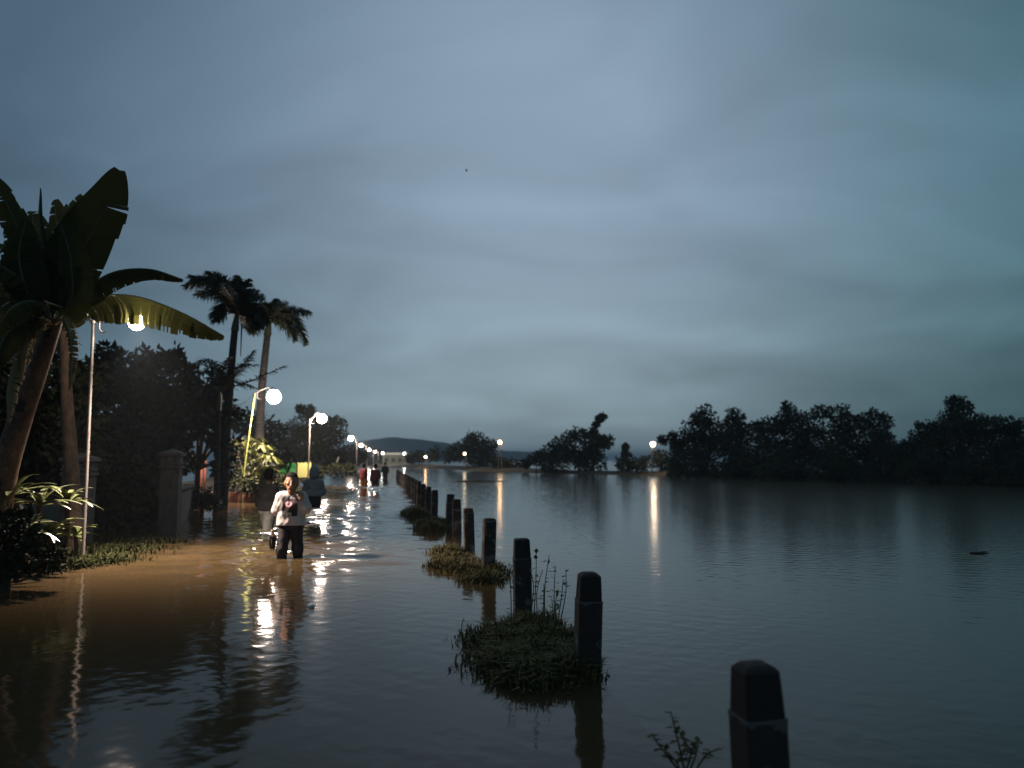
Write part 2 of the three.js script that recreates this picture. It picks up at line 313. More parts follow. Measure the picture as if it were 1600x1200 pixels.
// silhouette: list of [px, py, radius in px] at distance d; the trunk stands at trunkPx
function tree(name, label, category, d, trunkPx, silhouette, seed, o = {}) {
  const r = rng(seed), base = at(trunkPx, 718, d); base.y = o.ground ?? 0.25;
  const root = thing(name, label, category, base, o.group), T = new Tris(), S = d / F;
  const clumps = [];
  for (const [px, py, R] of silhouette) {
    const c = at(px, py, d).sub(base), Rm = R * S;
    clumps.push([c.x, c.y, c.z + (r() - 0.5) * Rm, Rm * 0.84]);
    for (let k = 0; k < 6; k++) { const v = rv(r); clumps.push([c.x + v.x * Rm * 0.62, c.y + v.y * Rm * 0.6, c.z + v.z * Rm * 1.0, Rm * (0.34 + 0.2 * r())]); }
  }
  const leaf = o.leaf ?? Math.max(0.12, d * 0.0037);
  for (const c of clumps) { const n = (o.density ?? 1.25) * 26 * Math.pow(c[3] / leaf, 2) * 0.55; const k = Math.max(30, Math.min(1100, n)); crownInto(T, [[c[0], c[1], c[2], c[3]]], r, k / Math.min(2.5, c[3] * c[3] / 0.8), leaf, o.tint); }
  mesh('crown', T.build(), o.mat ?? M.leafFar, root);
  // trunk with limbs into the clumps
  const top = clumps.reduce((a, c) => a.add(V(c[0], c[1], c[2])), V(0, 0, 0)).multiplyScalar(1 / clumps.length), R0 = (o.trunk ?? 0.035) * Math.max(2, top.y + 1), parts = [];
  const fork = V(top.x * 0.35, Math.max(0.35, top.y * 0.45), top.z * 0.3);
  parts.push(tube([V(0, -0.7, 0), V(fork.x * 0.4, fork.y * 0.5, fork.z * 0.3), fork], R0 * 1.15, R0 * 0.75, 8));
  for (let k = 0; k < clumps.length; k += 7) { const c = clumps[k]; parts.push(tube([fork, V((fork.x + c[0]) / 2, (fork.y + c[1]) / 2 + 0.1, (fork.z + c[2]) / 2), V(c[0], c[1] + c[3] * 0.3, c[2])], R0 * 0.6, R0 * 0.12, 6)); }
  mesh('trunk', parts, M.bark, root);
  return root;
}
const bankTrees = 'dark trees along the far bank';
// far bank from the middle of the photograph to its right edge
tree('shade_tree', 'rounded dark tree left of the orange street lamp across the water', 'tree', 112, 748, [[745, 690, 22], [728, 700, 18], [762, 700, 18], [748, 716, 30], [712, 708, 16]], 11, { group: bankTrees });
tree('shrub', 'low dark shrub right under the paired orange lamp across the water', 'shrub', 98, 790, [[780, 722, 14], [800, 726, 14], [818, 728, 10]], 12);
tree('shrub', 'small shrub at the far bank between the rounded tree and the far building', 'shrub', 135, 672, [[655, 712, 12], [680, 708, 14], [700, 712, 12], [640, 716, 9]], 13);
tree('shade_tree', 'wide dark tree with a leaning plume standing left of the gap in the treeline', 'tree', 80, 905, [[905, 700, 30], [880, 705, 24], [930, 692, 24], [945, 690, 16], [862, 702, 16], [890, 682, 13], [905, 680, 14], [925, 725, 28], [870, 728, 26]], 14, { group: bankTrees });
tree('bamboo', 'curved plume of bamboo leaning over the wide dark tree', 'bamboo', 81, 925, [[927, 672, 6], [931, 662, 6], [936, 655, 6], [942, 651, 5], [923, 682, 7]], 15, { trunk: 0.01 });
tree('shrub', 'bushy growth at the left foot of the wide dark tree', 'shrub', 84, 838, [[835, 716, 12], [850, 722, 14], [822, 724, 9], [845, 708, 8]], 16);
tree('sapling', 'thin upright sapling alone in the gap of the treeline', 'sapling', 76, 979, [[978, 698, 5], [978, 710, 7], [972, 722, 13], [988, 722, 12], [980, 732, 16]], 17);
tree('shrub', 'dark shrub below the lone warm street lamp in the treeline gap', 'shrub', 72, 1018, [[1012, 722, 12], [1030, 716, 14], [1002, 730, 12], [1040, 728, 16]], 18);
tree('shade_tree', 'tall dark tree just right of the lone warm street lamp', 'tree', 66, 1095, [[1103, 650, 20], [1080, 672, 24], [1112, 676, 30], [1065, 690, 20], [1052, 682, 9], [1036, 688, 9], [1092, 706, 36], [1060, 722, 26]], 19, { group: bankTrees });
tree('shade_tree', 'dark tree with a square top second to the right of the warm street lamp', 'tree', 63, 1150, [[1148, 652, 17], [1140, 672, 24], [1158, 678, 20], [1140, 706, 36], [1160, 725, 30]], 20, { group: bankTrees });
tree('shade_tree', 'broad dark tree with a flat twiggy crown left of the tallest middle crown', 'tree', 58, 1225, [[1232, 650, 22], [1205, 668, 24], [1182, 674, 20], [1240, 680, 34], [1200, 706, 38], [1190, 728, 30], [1232, 636, 10]], 21, { group: bankTrees });
tree('shade_tree', 'tallest middle tree of the dark treeline', 'tree', 56, 1290, [[1283, 642, 16], [1308, 648, 20], [1270, 665, 28], [1318, 668, 26], [1290, 700, 42], [1260, 725, 34], [1320, 730, 30]], 22, { group: bankTrees });
tree('shade_tree', 'dark tree at the left side of the notch of sky', 'tree', 54, 1362, [[1366, 656, 18], [1384, 660, 12], [1345, 662, 20], [1378, 678, 16], [1355, 690, 34], [1370, 715, 36], [1340, 730, 30]], 23, { group: bankTrees });
tree('shrub', 'low dark shrub closing the notch of sky in the treeline', 'shrub', 52, 1415, [[1412, 702, 18], [1395, 708, 20], [1430, 700, 20], [1410, 730, 34]], 24);
tree('shade_tree', 'dark tree with a small leader right of the notch of sky', 'tree', 50, 1455, [[1437, 664, 7], [1455, 674, 18], [1440, 688, 20], [1475, 680, 22], [1455, 715, 42]], 25, { group: bankTrees });
tree('shade_tree', 'rounded dark tree rising highest near the right edge', 'tree', 48, 1500, [[1498, 632, 18], [1500, 642, 20], [1485, 660, 22], [1518, 662, 22], [1500, 690, 42], [1490, 728, 44]], 26, { group: bankTrees });
tree('shade_tree', 'dark level topped tree at the right edge of the treeline', 'tree', 46, 1565, [[1545, 668, 20], [1570, 664, 20], [1595, 668, 20], [1560, 690, 36], [1595, 700, 40], [1555, 730, 44], [1600, 735, 44]], 27, { group: bankTrees });
tree('shade_tree', 'dark tree cut by the right edge of the frame', 'tree', 43, 1660, [[1640, 668, 30], [1680, 672, 40], [1650, 715, 50], [1720, 690, 50]], 28, { group: bankTrees });
[[1090, 64, 31], [1160, 60, 32], [1230, 55, 33], [1310, 52, 34], [1390, 50, 35], [1450, 47, 36], [1530, 44, 37], [1600, 42, 38]].forEach(([px, d, s], i) => tree('bush', ['waterside bush below the tall tree right of the warm lamp', 'waterside bush below the square topped tree', 'waterside bush below the flat twiggy crown', 'waterside bush below the tallest middle tree', 'waterside bush below the notch of sky', 'waterside bush below the tree with a small leader', 'waterside bush below the rounded tree near the right edge', 'waterside bush at the right edge of the photo'][i], 'bush', d, px, [[px - 30, 742, 26], [px + 5, 744, 28], [px + 38, 742, 26], [px, 722, 30]], s, { group: 'bushes at the foot of the treeline', density: 0.8 }));
// left side of the road
tree('shade_tree', 'rounded dark tree behind the third street lamp on the left', 'tree', 52, 485, [[478, 648, 15], [462, 668, 22], [500, 666, 24], [525, 662, 16], [530, 685, 16], [445, 690, 18], [485, 695, 40], [460, 720, 30], [520, 715, 26], [486, 640, 8], [470, 640, 8]], 41, { mat: M.leafDark, ground: 0.3 });
tree('shade_tree', 'dark roadside tree behind the fourth street lamp', 'tree', 95, 548, [[545, 705, 16], [560, 712, 14], [530, 715, 16], [548, 722, 18]], 42, { mat: M.leafDark });
tree('shade_tree', 'low far tree beside the distant cluster of lamps', 'tree', 225, 590, [[575, 716, 10], [592, 714, 11], [606, 716, 9], [585, 710, 8]], 43, { mat: M.leafDark });
tree('garden_tree', 'dark dense tree behind the nearest lamp pole', 'tree', 20, 210, [[200, 590, 55], [250, 600, 55], [160, 600, 45], [215, 650, 70], [170, 560, 25], [262, 556, 24], [240, 566, 30], [285, 640, 45], [290, 590, 25], [150, 680, 60], [220, 715, 60], [120, 620, 50]], 44, { mat: M.leafDark, leaf: 0.18, density: 1.5 });
tree('garden_tree', 'dark dense tree hanging over the gate pillar', 'tree', 23, 310, [[300, 640, 45], [330, 620, 30], [325, 655, 36], [275, 690, 34], [348, 690, 25], [288, 722, 22], [352, 730, 20], [345, 650, 26], [255, 650, 36]], 45, { mat: M.leafDark, leaf: 0.19, density: 1.5 });
tree('garden_tree', 'dark tree behind the banana plant at the left edge', 'tree', 14, 30, [[20, 560, 60], [90, 590, 60], [40, 660, 80], [110, 660, 60], [-40, 620, 80], [60, 730, 60], [0, 740, 60], [120, 720, 46], [60, 520, 50], [0, 480, 60]], 46, { mat: M.leafDark, leaf: 0.16, density: 1.5 });
tree('garden_tree', 'low dark tree behind the lime lit shrub', 'tree', 34, 420, [[400, 660, 26], [425, 680, 24], [380, 660, 22], [410, 700, 30], [440, 720, 22]], 47, { mat: M.leafDark, leaf: 0.2 });
tree('round_bush', 'black rounded bush at the water between gate pillar and palm trunk', 'bush', 20.5, 318, [[318, 778, 22], [300, 785, 16], [334, 788, 16]], 48, { mat: M.leafDark, leaf: 0.1, ground: 0 });
tree('hedge_bush', 'dark hedge bush under the lime lit shrub', 'bush', 26.5, 400, [[372, 752, 16], [400, 758, 20], [428, 756, 18], [448, 752, 14]], 49, { mat: M.leafDark, leaf: 0.13, ground: 0 });
tree('hedge_bush', 'dark hedge in front of the house by the gate', 'bush', 16.5, 190, [[160, 790, 40], [205, 795, 40], [235, 800, 26], [180, 760, 36], [225, 760, 26], [150, 740, 30], [205, 735, 30]], 50, { mat: M.leafDark, leaf: 0.13, density: 1.5, ground: 0 });
tree('hedge_bush', 'black leafy bush at the bottom left waterline', 'bush', 8.6, 20, [[10, 860, 50], [55, 870, 36], [-40, 850, 50], [30, 820, 40]], 51, { mat: M.leafDark, leaf: 0.09, ground: 0 });
tree('hedge_bush', 'long dark hedge along the road below the third lamp', 'bush', 44, 500, [[455, 738, 12], [475, 742, 12], [500, 738, 13], [525, 736, 12], [545, 734, 10]], 52, { mat: M.leafDark, leaf: 0.2 });

// lime lit shrub under the second lamp: long stalks with whorls of arching leaves
{
  const r = rng(61), base = at(390, 718, 27.4); base.y = 0;
  const root = thing('leafy_shrub', 'lime green leafy shrub lit by the second street lamp', 'shrub', base), T = new Tris(), stems = [];
  const tips = [[380, 690], [400, 688], [412, 700], [418, 716], [392, 706], [372, 708], [362, 728], [408, 734], [388, 736], [424, 732], [352, 744], [376, 752], [404, 756], [425, 752], [396, 722], [368, 692], [384, 720], [415, 742]];
  for (const [px, py] of tips) {
    const t = at(px, py, 27.4 + (r() - 0.5) * 1.8).sub(base);
    stems.push(tube([V((r() - 0.5) * 0.2, -0.4, 0), V(t.x * 0.5, t.y * 0.5, t.z * 0.5), t], 0.02, 0.01, 5));
    for (let k = 0; k < 22; k++) {
      const a = r() * 6.283, e = r() * 0.9 - 0.15, dir = V(Math.cos(a) * Math.cos(e), Math.sin(e), Math.sin(a) * Math.cos(e)), c = t.clone().addScaledVector(rv(r), 0.12), q = 0.75 + 0.5 * r();
      leafInto(T, c, dir, V(0, 1, 0), 0.30 + 0.2 * r(), 0.12 + 0.06 * r(), [q, q * (0.95 + 0.1 * r()), q], 0.55);
    }
  }
  mesh('foliage', T.build(), M.leafLime, root); mesh('stem', stems, M.bark, root);
}

// ---------------------------------------------------------------- banana plants
// a blade along a spine of points: two halves folding down from the midrib, torn into strips
function bananaLeaf(points, width, o = {}) {
  const r = rng(o.seed ?? 1), curve = new THREE.CatmullRomCurve3(points), N = 46, T = new Tris(), hint = o.hint ?? V(0, 1, 0);
  const rows = [];
  for (let i = 0; i <= N; i++) {
    const t = i / N, c = curve.getPointAt(t), tn = curve.getTangentAt(t), side = V().crossVectors(tn, hint).normalize(), nrm = V().crossVectors(side, tn).normalize();
    const s0 = o.stalk ?? 0.12, q = Math.max(0, (t - s0) / (1 - s0)), w = t < s0 ? 0.012 : width * Math.pow(Math.sin(Math.PI * Math.min(1, Math.pow(q, 0.62) * 0.97 + 0.015)), 0.55) * (1 - 0.1 * q);
    rows.push({ c, side, nrm, tn, w });
  }
  for (const s of [-1, 1]) {
    let tear = 0, tone = 1;
    for (let i = 0; i < N; i++) {
      if (r() < (o.tear ?? 0.3)) { tear = r() * 0.5; tone = 0.8 + 0.4 * r(); }
      const A = rows[i], B = rows[i + 1], fold = (o.fold ?? 0.5) + tear * 0.5, K = 4;
      const gap = r() < (o.tear ?? 0.3) * 0.5 ? 0.12 + 0.3 * r() : 0;
      const pt = (R, u, pull) => { const w = R.w * (1 - tear * 0.25 * (o.rag ?? 1)); return R.c.clone().addScaledVector(R.side, s * w * u * Math.cos(fold * u)).addScaledVector(R.nrm, -w * u * Math.sin(fold * u) * 1.1).addScaledVector(R.tn, w * u * 0.28 - pull * u); };
      const pull = gap * 0.1;
      for (let k = 0; k < K; k++) {
        const u0 = k / K, u1 = (k + 1) / K, p0 = pt(A, u0, 0), p1 = pt(A, u1, 0), p2 = pt(B, u1, pull), p3 = pt(B, u0, pull), c = [tone, tone, tone];
        if (s > 0) T.quad(p0, p1, p2, p3, c); else T.quad(p0, p3, p2, p1, c);
      }
    }
  }
  const rib = tube(points.map((p) => p.clone().add(V(0, -0.008, 0))), o.rib ?? 0.022, 0.005, 6, 24);
  return { blade: T.build(), rib };
}
M.midrib = std({ color: rgb(0.075, 0.08, 0.03), roughness: 0.5 });
function banana(label, base, trunkPts, rad, leaves, name = 'banana_plant') {
  const root = thing('banana_plant', label, 'banana plant', base);
  mesh('trunk', tube(trunkPts.map((p) => p.clone().sub(base)), rad, rad * 0.55, 14, 40), name === 'banana_plant_dark' ? M.bark : M.pseudo, root);
  leaves.forEach((l, i) => {
    const pts = l.p.map(([x, y, d]) => at(x, y, d).sub(base)), { blade, rib } = bananaLeaf(pts, l.w, { seed: i + 3, ...l });
    const lf = mesh('leaf', blade, l.dead ? M.bananaDead : M.banana, root); mesh('midrib', rib, l.dead ? M.bananaDead : M.midrib, lf);
    if (l.label) lf.userData.label = l.label;
  });
  return root;
}
{
  const b = at(5, 900, 9.6); b.y = 0;
  const toward = V(0.1, 0.25, 1).normalize();
  banana('big banana plant with leaning brown trunk at the left edge', b, [at(-12, 860, 9.6).setY(-0.4), at(2, 760, 9.6), at(30, 660, 9.7), at(58, 580, 9.8), at(85, 500, 9.9)], 0.19, [
    { p: [[92, 500, 9.9], [108, 440, 9.9], [140, 370, 9.9], [172, 310, 9.85], [187, 266, 9.8]], w: 0.42, hint: V(0.6, 0, 0.8), fold: 0.2, tear: 0.10, stalk: 0.05, label: 'tall upright leaf with a notched left edge' },
    { p: [[82, 500, 9.9], [95, 430, 10], [100, 370, 10], [112, 330, 10], [128, 305, 10]], w: 0.38, hint: V(-0.2, 0, 1), fold: 0.2, tear: 0.25, stalk: 0.06 },
    { p: [[80, 500, 9.9], [75, 430, 9.9], [62, 350, 9.9], [63, 294, 9.9]], w: 0.07, hint: toward, fold: 0.9, tear: 0.02, stalk: 0.3 },
    { p: [[78, 500, 9.8], [55, 430, 9.7], [25, 350, 9.5], [-10, 285, 9.3], [-40, 262, 9.2]], w: 0.24, hint: V(0.3, 0.3, 0.8), fold: 0.4, tear: 0.3 },
    { p: [[80, 500, 9.8], [40, 440, 9.5], [-20, 410, 9.2], [-80, 430, 9.0]], w: 0.30, hint: V(0, 1, 0.2), fold: 0.6, tear: 0.45 },
    { p: [[95, 500, 9.9], [110, 470, 9.7], [122, 440, 9.6], [128, 420, 9.5]], w: 0.22, hint: V(0.5, 0, 0.8), fold: 0.35, tear: 0.2 },
    { p: [[92, 498, 9.9], [130, 455, 10.2], [180, 424, 10.6], [235, 420, 10.9], [286, 436, 11.1]], w: 0.26, hint: V(0, 1, 0.25), fold: 1.05, tear: 0.22, label: 'upper arching leaf pointing right' },
    { p: [[92, 500, 9.9], [140, 466, 10.4], [210, 462, 11.05], [280, 486, 11.2], [349, 524, 11.3]], w: 0.46, hint: V(0, 1, 0.40), fold: 1.08, tear: 0.5, label: 'lower arching leaf lit yellow green by the lamp bulb' },
    { p: [[80, 500, 9.8], [55, 470, 9.3], [20, 480, 8.9], [-20, 530, 8.7]], w: 0.26, hint: V(0, 1, 0.2), fold: 0.8, tear: 0.5 },
    { p: [[88, 500, 9.85], [112, 470, 9.6], [110, 400, 9.5], [96, 350, 9.5]], w: 0.30, hint: V(-0.3, 0, 1), fold: 0.15, tear: 0.2 },
    { p: [[80, 500, 9.8], [50, 470, 9.5], [30, 400, 9.4], [40, 345, 9.4]], w: 0.30, hint: V(0.2, 0, 1), fold: 0.25, tear: 0.25 },
    { p: [[80, 505, 9.8], [48, 498, 9.4], [12, 520, 9.1], [-15, 580, 9.0]], w: 0.24, hint: V(0, 1, 0.4), fold: 0.9, tear: 0.5 },
    { p: [[78, 510, 9.8], [50, 520, 9.5], [22, 580, 9.3], [12, 660, 9.2]], w: 0.16, hint: V(0.2, 0.2, 1), fold: 0.9, tear: 0.6, dead: true, label: 'withered brown leaf hanging against the trunk' },
    { p: [[82, 505, 9.8], [66, 500, 9.5], [40, 530, 9.35], [30, 600, 9.35]], w: 0.10, hint: V(0.2, 0.2, 1), fold: 0.9, tear: 0.6, dead: true },
    { p: [[85, 505, 9.8], [100, 500, 9.6], [112, 540, 9.6], [108, 610, 9.6]], w: 0.12, hint: V(0.2, 0.2, 1), fold: 0.9, tear: 0.6, dead: true },
  ]);
  const b2 = at(120, 860, 12.6); b2.y = 0;
  banana('slimmer dark banana plant standing behind the big one', b2, [b2.clone().setY(-0.4), at(112, 740, 12.6), at(104, 620, 12.6), at(100, 520, 12.6)], 0.14, [
    { p: [[100, 525, 12.6], [70, 450, 12.6], [40, 400, 12.6], [-5, 380, 12.6]], w: 0.36, hint: V(0, 0.6, 0.8), fold: 0.5 },
    { p: [[100, 525, 12.6], [105, 430, 12.6], [90, 360, 12.6], [85, 312, 12.6]], w: 0.40, hint: V(0, 0, 1), fold: 0.3, tear: 0.3 },
    { p: [[100, 525, 12.6], [125, 480, 12.8], [160, 470, 12.9], [185, 500, 12.9]], w: 0.26, hint: V(0, 1, 0.2), fold: 0.9 },
    { p: [[100, 525, 12.6], [60, 480, 12.4], [20, 470, 12.3], [-20, 500, 12.2]], w: 0.34, hint: V(0, 1, 0.3), fold: 0.8 },
    { p: [[100, 525, 12.6], [60, 450, 12.7], [30, 380, 12.7], [22, 330, 12.7]], w: 0.46, hint: V(0.2, 0, 1), fold: 0.15, tear: 0.5 },
    { p: [[100, 525, 12.6], [50, 470, 12.5], [0, 430, 12.4], [-50, 420, 12.4]], w: 0.5, hint: V(0, 0.2, 1), fold: 0.2, tear: 0.5 },
    { p: [[100, 525, 12.6], [85, 450, 12.8], [60, 390, 12.8], [50, 330, 12.8]], w: 0.46, hint: V(0, 0, 1), fold: 0.15, tear: 0.5 },
    { p: [[100, 525, 12.6], [115, 450, 12.8], [112, 390, 12.8], [118, 322, 12.8]], w: 0.42, hint: V(0.2, 0, 1), fold: 0.15, tear: 0.5 },
    { p: [[100, 525, 12.6], [60, 500, 12.3], [25, 520, 12.2], [-10, 570, 12.2]], w: 0.4, hint: V(0, 0.6, 1), fold: 0.5, tear: 0.6 },
    { p: [[100, 525, 12.6], [115, 470, 12.6], [118, 430, 12.6], [126, 400, 12.6]], w: 0.3, hint: V(0.3, 0, 1), fold: 0.3 },
  ], 'banana_plant_dark');
}

// ---------------------------------------------------------------- palms
function frond(pts, leaflet, seed, o = {}) {
  const r = rng(seed), curve = new THREE.CatmullRomCurve3(pts), T = new Tris(), N = o.n ?? 46, parts = tube(pts, o.rib ?? 0.03, 0.006, 5, 14);
  for (let i = 4; i <= N; i++) {
    const t = i / N, c = curve.getPointAt(t), tn = curve.getTangentAt(t), side = V().crossVectors(tn, V(0, 1, 0)).normalize(), up = V().crossVectors(side, tn);
    const L = leaflet * Math.pow(Math.sin(Math.PI * (0.12 + 0.83 * t)), 0.7);
    for (const s of [-1, 1]) for (let k = 0; k < (o.plume ?? 2); k++) {
      const a = (r() - 0.35) * (o.spread ?? 1.6), d = side.clone().multiplyScalar(s * Math.cos(a)).addScaledVector(up, Math.sin(a)).addScaledVector(tn, 0.55 + 0.3 * r()).normalize();
      const l = L * (0.75 + 0.4 * r()), w = V().crossVectors(d, tn).cross(d).normalize().multiplyScalar(0.014 + 0.010 * r());
      const m = c.clone().addScaledVector(d, l * 0.5).add(V(0, -0.03 * l, 0)), e = c.clone().addScaledVector(d, l * 0.95).add(V(o.wind ?? 0, -0.28 * l - 0.1 * r() * l, 0)), q = 0.75 + 0.5 * r(), tone = [q, q, q];
      T.tri(c.clone().add(w), m.clone().sub(w), m.clone().add(w), tone); T.tri(c.clone().add(w), c.clone().sub(w), m.clone().sub(w), tone); T.tri(m.clone().add(w), m.clone().sub(w), e, tone);
    }
  }
  return merge([T.build(), parts]);
}
function palm(label, d, trunkPx, hub, fronds, o) {
  const base = at(trunkPx[0][0], trunkPx[0][1], d); base.y = 0;
  const root = thing('palm_tree', label, 'palm tree', base, o.group), P = (p, dz = 0) => at(p[0], p[1], d + dz).sub(base), r = rng(o.seed);
  const tr = trunkPx.map((p) => P(p)); tr[0].y = -0.5;
  mesh('trunk', tube([...tr], o.r0, o.r1, 12, 50), M.palmTrunk, root);
  const h = P(hub), h0 = tr[tr.length - 1];
  mesh('crownshaft', tube([h0.clone().add(V(0, -0.03, 0)), h0.clone().lerp(h, 0.5), h], o.r1 * 1.25, o.r1 * 0.6, 10, 10), M.palmShaft, root);
  fronds.forEach((f, i) => {
    const dz = f[2] ?? (r() - 0.5) * 2.2, a = P(f[0], dz * 0.5), b = P(f[1], dz);
    mesh('frond', frond([h.clone(), h.clone().lerp(a, 0.55).add(V(0, 0.02, 0)), a, b], o.leaflet, o.seed * 31 + i, o), M.frond, root);
  });
  if (o.hang) for (const [px, y0, y1] of o.hang) mesh('hanging_stalk', tube([P([px, y0]), P([px - 1, (y0 + y1) / 2]), P([px - 2, y1])], 0.03, 0.012, 5), M.bark, root);
  return root;
}
palm('taller of the two windblown palms, nearer the camera', 22.8, [[348, 790], [352, 700], [358, 620], [364, 545], [367, 515]], [370, 492], [
  [[340, 440], [288, 448]], [[345, 452], [296, 432]], [[338, 458], [306, 462]], [[350, 440], [322, 426]], [[358, 446], [338, 440]], [[372, 450], [372, 432]], [[384, 450], [392, 438]],
  [[395, 462], [412, 468]], [[398, 480], [418, 506]], [[388, 490], [402, 514]], [[352, 478], [338, 502]], [[378, 470], [398, 452], 1.6], [[362, 462], [350, 446], -1.6], [[380, 486], [392, 508], 1.8]],
  { seed: 7, r0: 0.16, r1: 0.10, leaflet: 0.42, n: 60, plume: 3, spread: 2.2, wind: -0.05, hang: [[378, 505, 556]], group: 'tall palms' });
palm('shorter windblown palm standing just behind the second lamp', 28.5, [[403, 775], [405, 690], [409, 610], [416, 540], [418, 522]], [421, 504], [
  [[428, 482], [432, 468]], [[440, 484], [456, 486]], [[452, 486], [486, 490]], [[455, 494], [478, 538]], [[444, 500], [462, 532]], [[410, 486], [392, 488]], [[404, 494], [384, 512]], [[408, 500], [394, 522]],
  [[416, 484], [410, 474]], [[436, 494], [448, 514], 1.6], [[438, 478], [446, 476], -1.6]],
  { seed: 9, r0: 0.2, r1: 0.12, leaflet: 0.46, n: 54, plume: 3, spread: 2.0, group: 'tall palms' });
palm('low garden palm with arching fronds before the tall palm trunks', 21.5, [[338, 790], [340, 700], [342, 640]], [344, 612], [
  [[315, 562], [284, 592]], [[325, 564], [296, 578]], [[320, 580], [290, 612]], [[368, 575], [405, 570]], [[372, 582], [398, 548]], [[385, 598], [446, 572]], [[350, 575], [362, 556]], [[325, 600], [300, 630]], [[362, 596], [400, 606]], [[335, 568], [318, 560]]],
  { seed: 13, r0: 0.09, r1: 0.06, leaflet: 0.34, n: 40, plume: 1, spread: 0.7, rib: 0.02 });

// ---------------------------------------------------------------- strap leaved plants at the lower left
function strapPlant(label, px, py, d, n, len, seed) {
  const r = rng(seed), base = at(px, py, d), h = base.y; base.y = 0;
  const root = thing('strap_leaf_plant', label, 'plant', base, 'strap leaved plants by the nearest lamp pole');
  mesh('stem', tube([V(0, -0.3, 0), V(0.02, h * 0.5, 0), V(0, h, 0)], 0.035, 0.03, 7), M.bark, root);
  for (let i = 0; i < n; i++) {
    const a = i * 2.4 + r() * 0.5, e = 0.25 + r() * 1.0, L = len * (0.7 + 0.5 * r()), o = V(Math.cos(a), 0, Math.sin(a)), T = new Tris(), K = 12, w0 = 0.034 + 0.014 * r(), tone = 0.7 + 0.7 * r();
    let prev = null;
    for (let k = 0; k <= K; k++) {
      const t = k / K, bend = e - 1.9 * t * t * (1 - 0.35 * Math.sin(e)), s = L * t, p = V(o.x * s * Math.cos(e * (1 - t * 0.3)), h + L * (Math.sin(e) * t - (0.55 + 0.2 * r() * 0) * t * t * 0.9), o.z * s * Math.cos(e * (1 - t * 0.3)));
      const sd = V(-o.z, 0, o.x), w = w0 * Math.pow(Math.sin(Math.PI * (0.12 + 0.86 * t)), 0.6), l = p.clone().addScaledVector(sd, w), q = p.clone().addScaledVector(sd, -w), m = p.clone().add(V(0, -0.25 * w, 0));
      if (prev) { T.quad(prev.l, prev.m, m, l, [tone, tone, tone]); T.quad(prev.m, prev.q, q, m, [tone, tone, tone]); }
      prev = { l, q, m };
    }
    mesh('leaf', T.build(), M.strap, root);
  }
}
strapPlant('pale tipped strap leaf plant reaching right beside the lamp pole', 105, 785, 10.6, 17, 0.50, 71);
strapPlant('strap leaf plant left of the pale tipped one', 62, 790, 10.2, 16, 0.55, 72);
strapPlant('strap leaf plant at the left edge under the banana trunk', 18, 775, 9.8, 16, 0.55, 73);
strapPlant('low strap leaf plant nearest the water left of the lamp pole', 78, 835, 10.0, 16, 0.5, 74);
strapPlant('strap leaf plant lowest at the left edge', 28, 830, 9.4, 16, 0.5, 75);
strapPlant('small strap leaf plant right at the foot of the lamp pole', 118, 838, 11.6, 12, 0.4, 76);

// ---------------------------------------------------------------- grass
function grass(name, label, category, spots, n, h, seed, group, o = {}) {  // spots: [x, z, radius]
  const r = rng(seed), base = V(spots[0][0], 0, spots[0][1]), T = new Tris();
  for (let i = 0; i < n; i++) {
    const s = spots[Math.floor(r() * spots.length)], a = r() * 6.283, q = Math.sqrt(-Math.log(1 - 0.985 * r())) * 0.62 * s[2], x = s[0] + Math.cos(a) * q - base.x, z = s[1] + Math.sin(a) * q - base.z, lean = 0.35 + 0.9 * r(), b = r() * 6.283;
    const L = h * (0.45 + 0.75 * r()) * (1 - 0.5 * Math.min(1.4, Math.pow(q / s[2], 2))), o1 = V(Math.cos(b + 0), 0, Math.sin(b)), w = V(-o1.z, 0, o1.x).multiplyScalar((o.w ?? 0.006) * (0.7 + 0.7 * r())), t = 0.6 + 0.8 * r(), tone = [t * (0.9 + 0.3 * r()), t, t * 0.9];
    const p0 = V(x, -0.03, z), p1 = p0.clone().add(V(o1.x * L * 0.25 * lean, L * 0.6, o1.z * L * 0.25 * lean)), p2 = p0.clone().add(V(o1.x * L * 0.85 * lean, L * (1 - 0.35 * lean), o1.z * L * 0.85 * lean));
    T.quad(p0.clone().add(w), p0.clone().sub(w), p1.clone().sub(w), p1.clone().add(w), tone); T.tri(p1.clone().add(w), p1.clone().sub(w), p2, tone);
  }
  const root = mesh(name, T.build(), o.mat ?? M.grass); root.position.copy(base); tag(root, label, category, group, o.kind);
  return root;
}
const postX = (d) => 0.95 - 0.1735 * (d - 2.98);
grass('grass_clump', 'large grass clump in the water between the second and third posts', 'grass clump', [[0.16, -5.25, 0.30], [0.22, -5.7, 0.40], [0.06, -6.1, 0.36], [0.18, -6.7, 0.33], [0.40, -5.35, 0.22], [0.0, -5.5, 0.24], [0.3, -6.2, 0.3], [0.1, -5.7, 0.5], [-0.05, -6.4, 0.4]], 8000, 0.23, 81, 'grass clumps in the row of posts');
grass('grass_clump', 'long grass clump around the fourth, fifth and sixth posts', 'grass clump', [[-0.35, -9.4, 0.32], [-0.6, -10.2, 0.38], [-0.85, -11.2, 0.36], [-0.25, -10, 0.3], [-0.9, -10.6, 0.3], [-1.0, -12.2, 0.35], [-0.6, -10.6, 0.55]], 3600, 0.22, 82, 'grass clumps in the row of posts');
grass('grass_clump', 'small grass clump left of the seventh post', 'grass clump', [[-1.8, -16.4, 0.34], [-1.7, -17.3, 0.4], [-1.6, -15.6, 0.28]], 2000, 0.30, 83, 'grass clumps in the row of posts');
grass('grass_clump', 'pale grass clump farthest along the row of posts', 'grass clump', [[-2.6, -20.5, 0.4], [-2.4, -19.6, 0.35]], 1500, 0.34, 84, 'grass clumps in the row of posts');
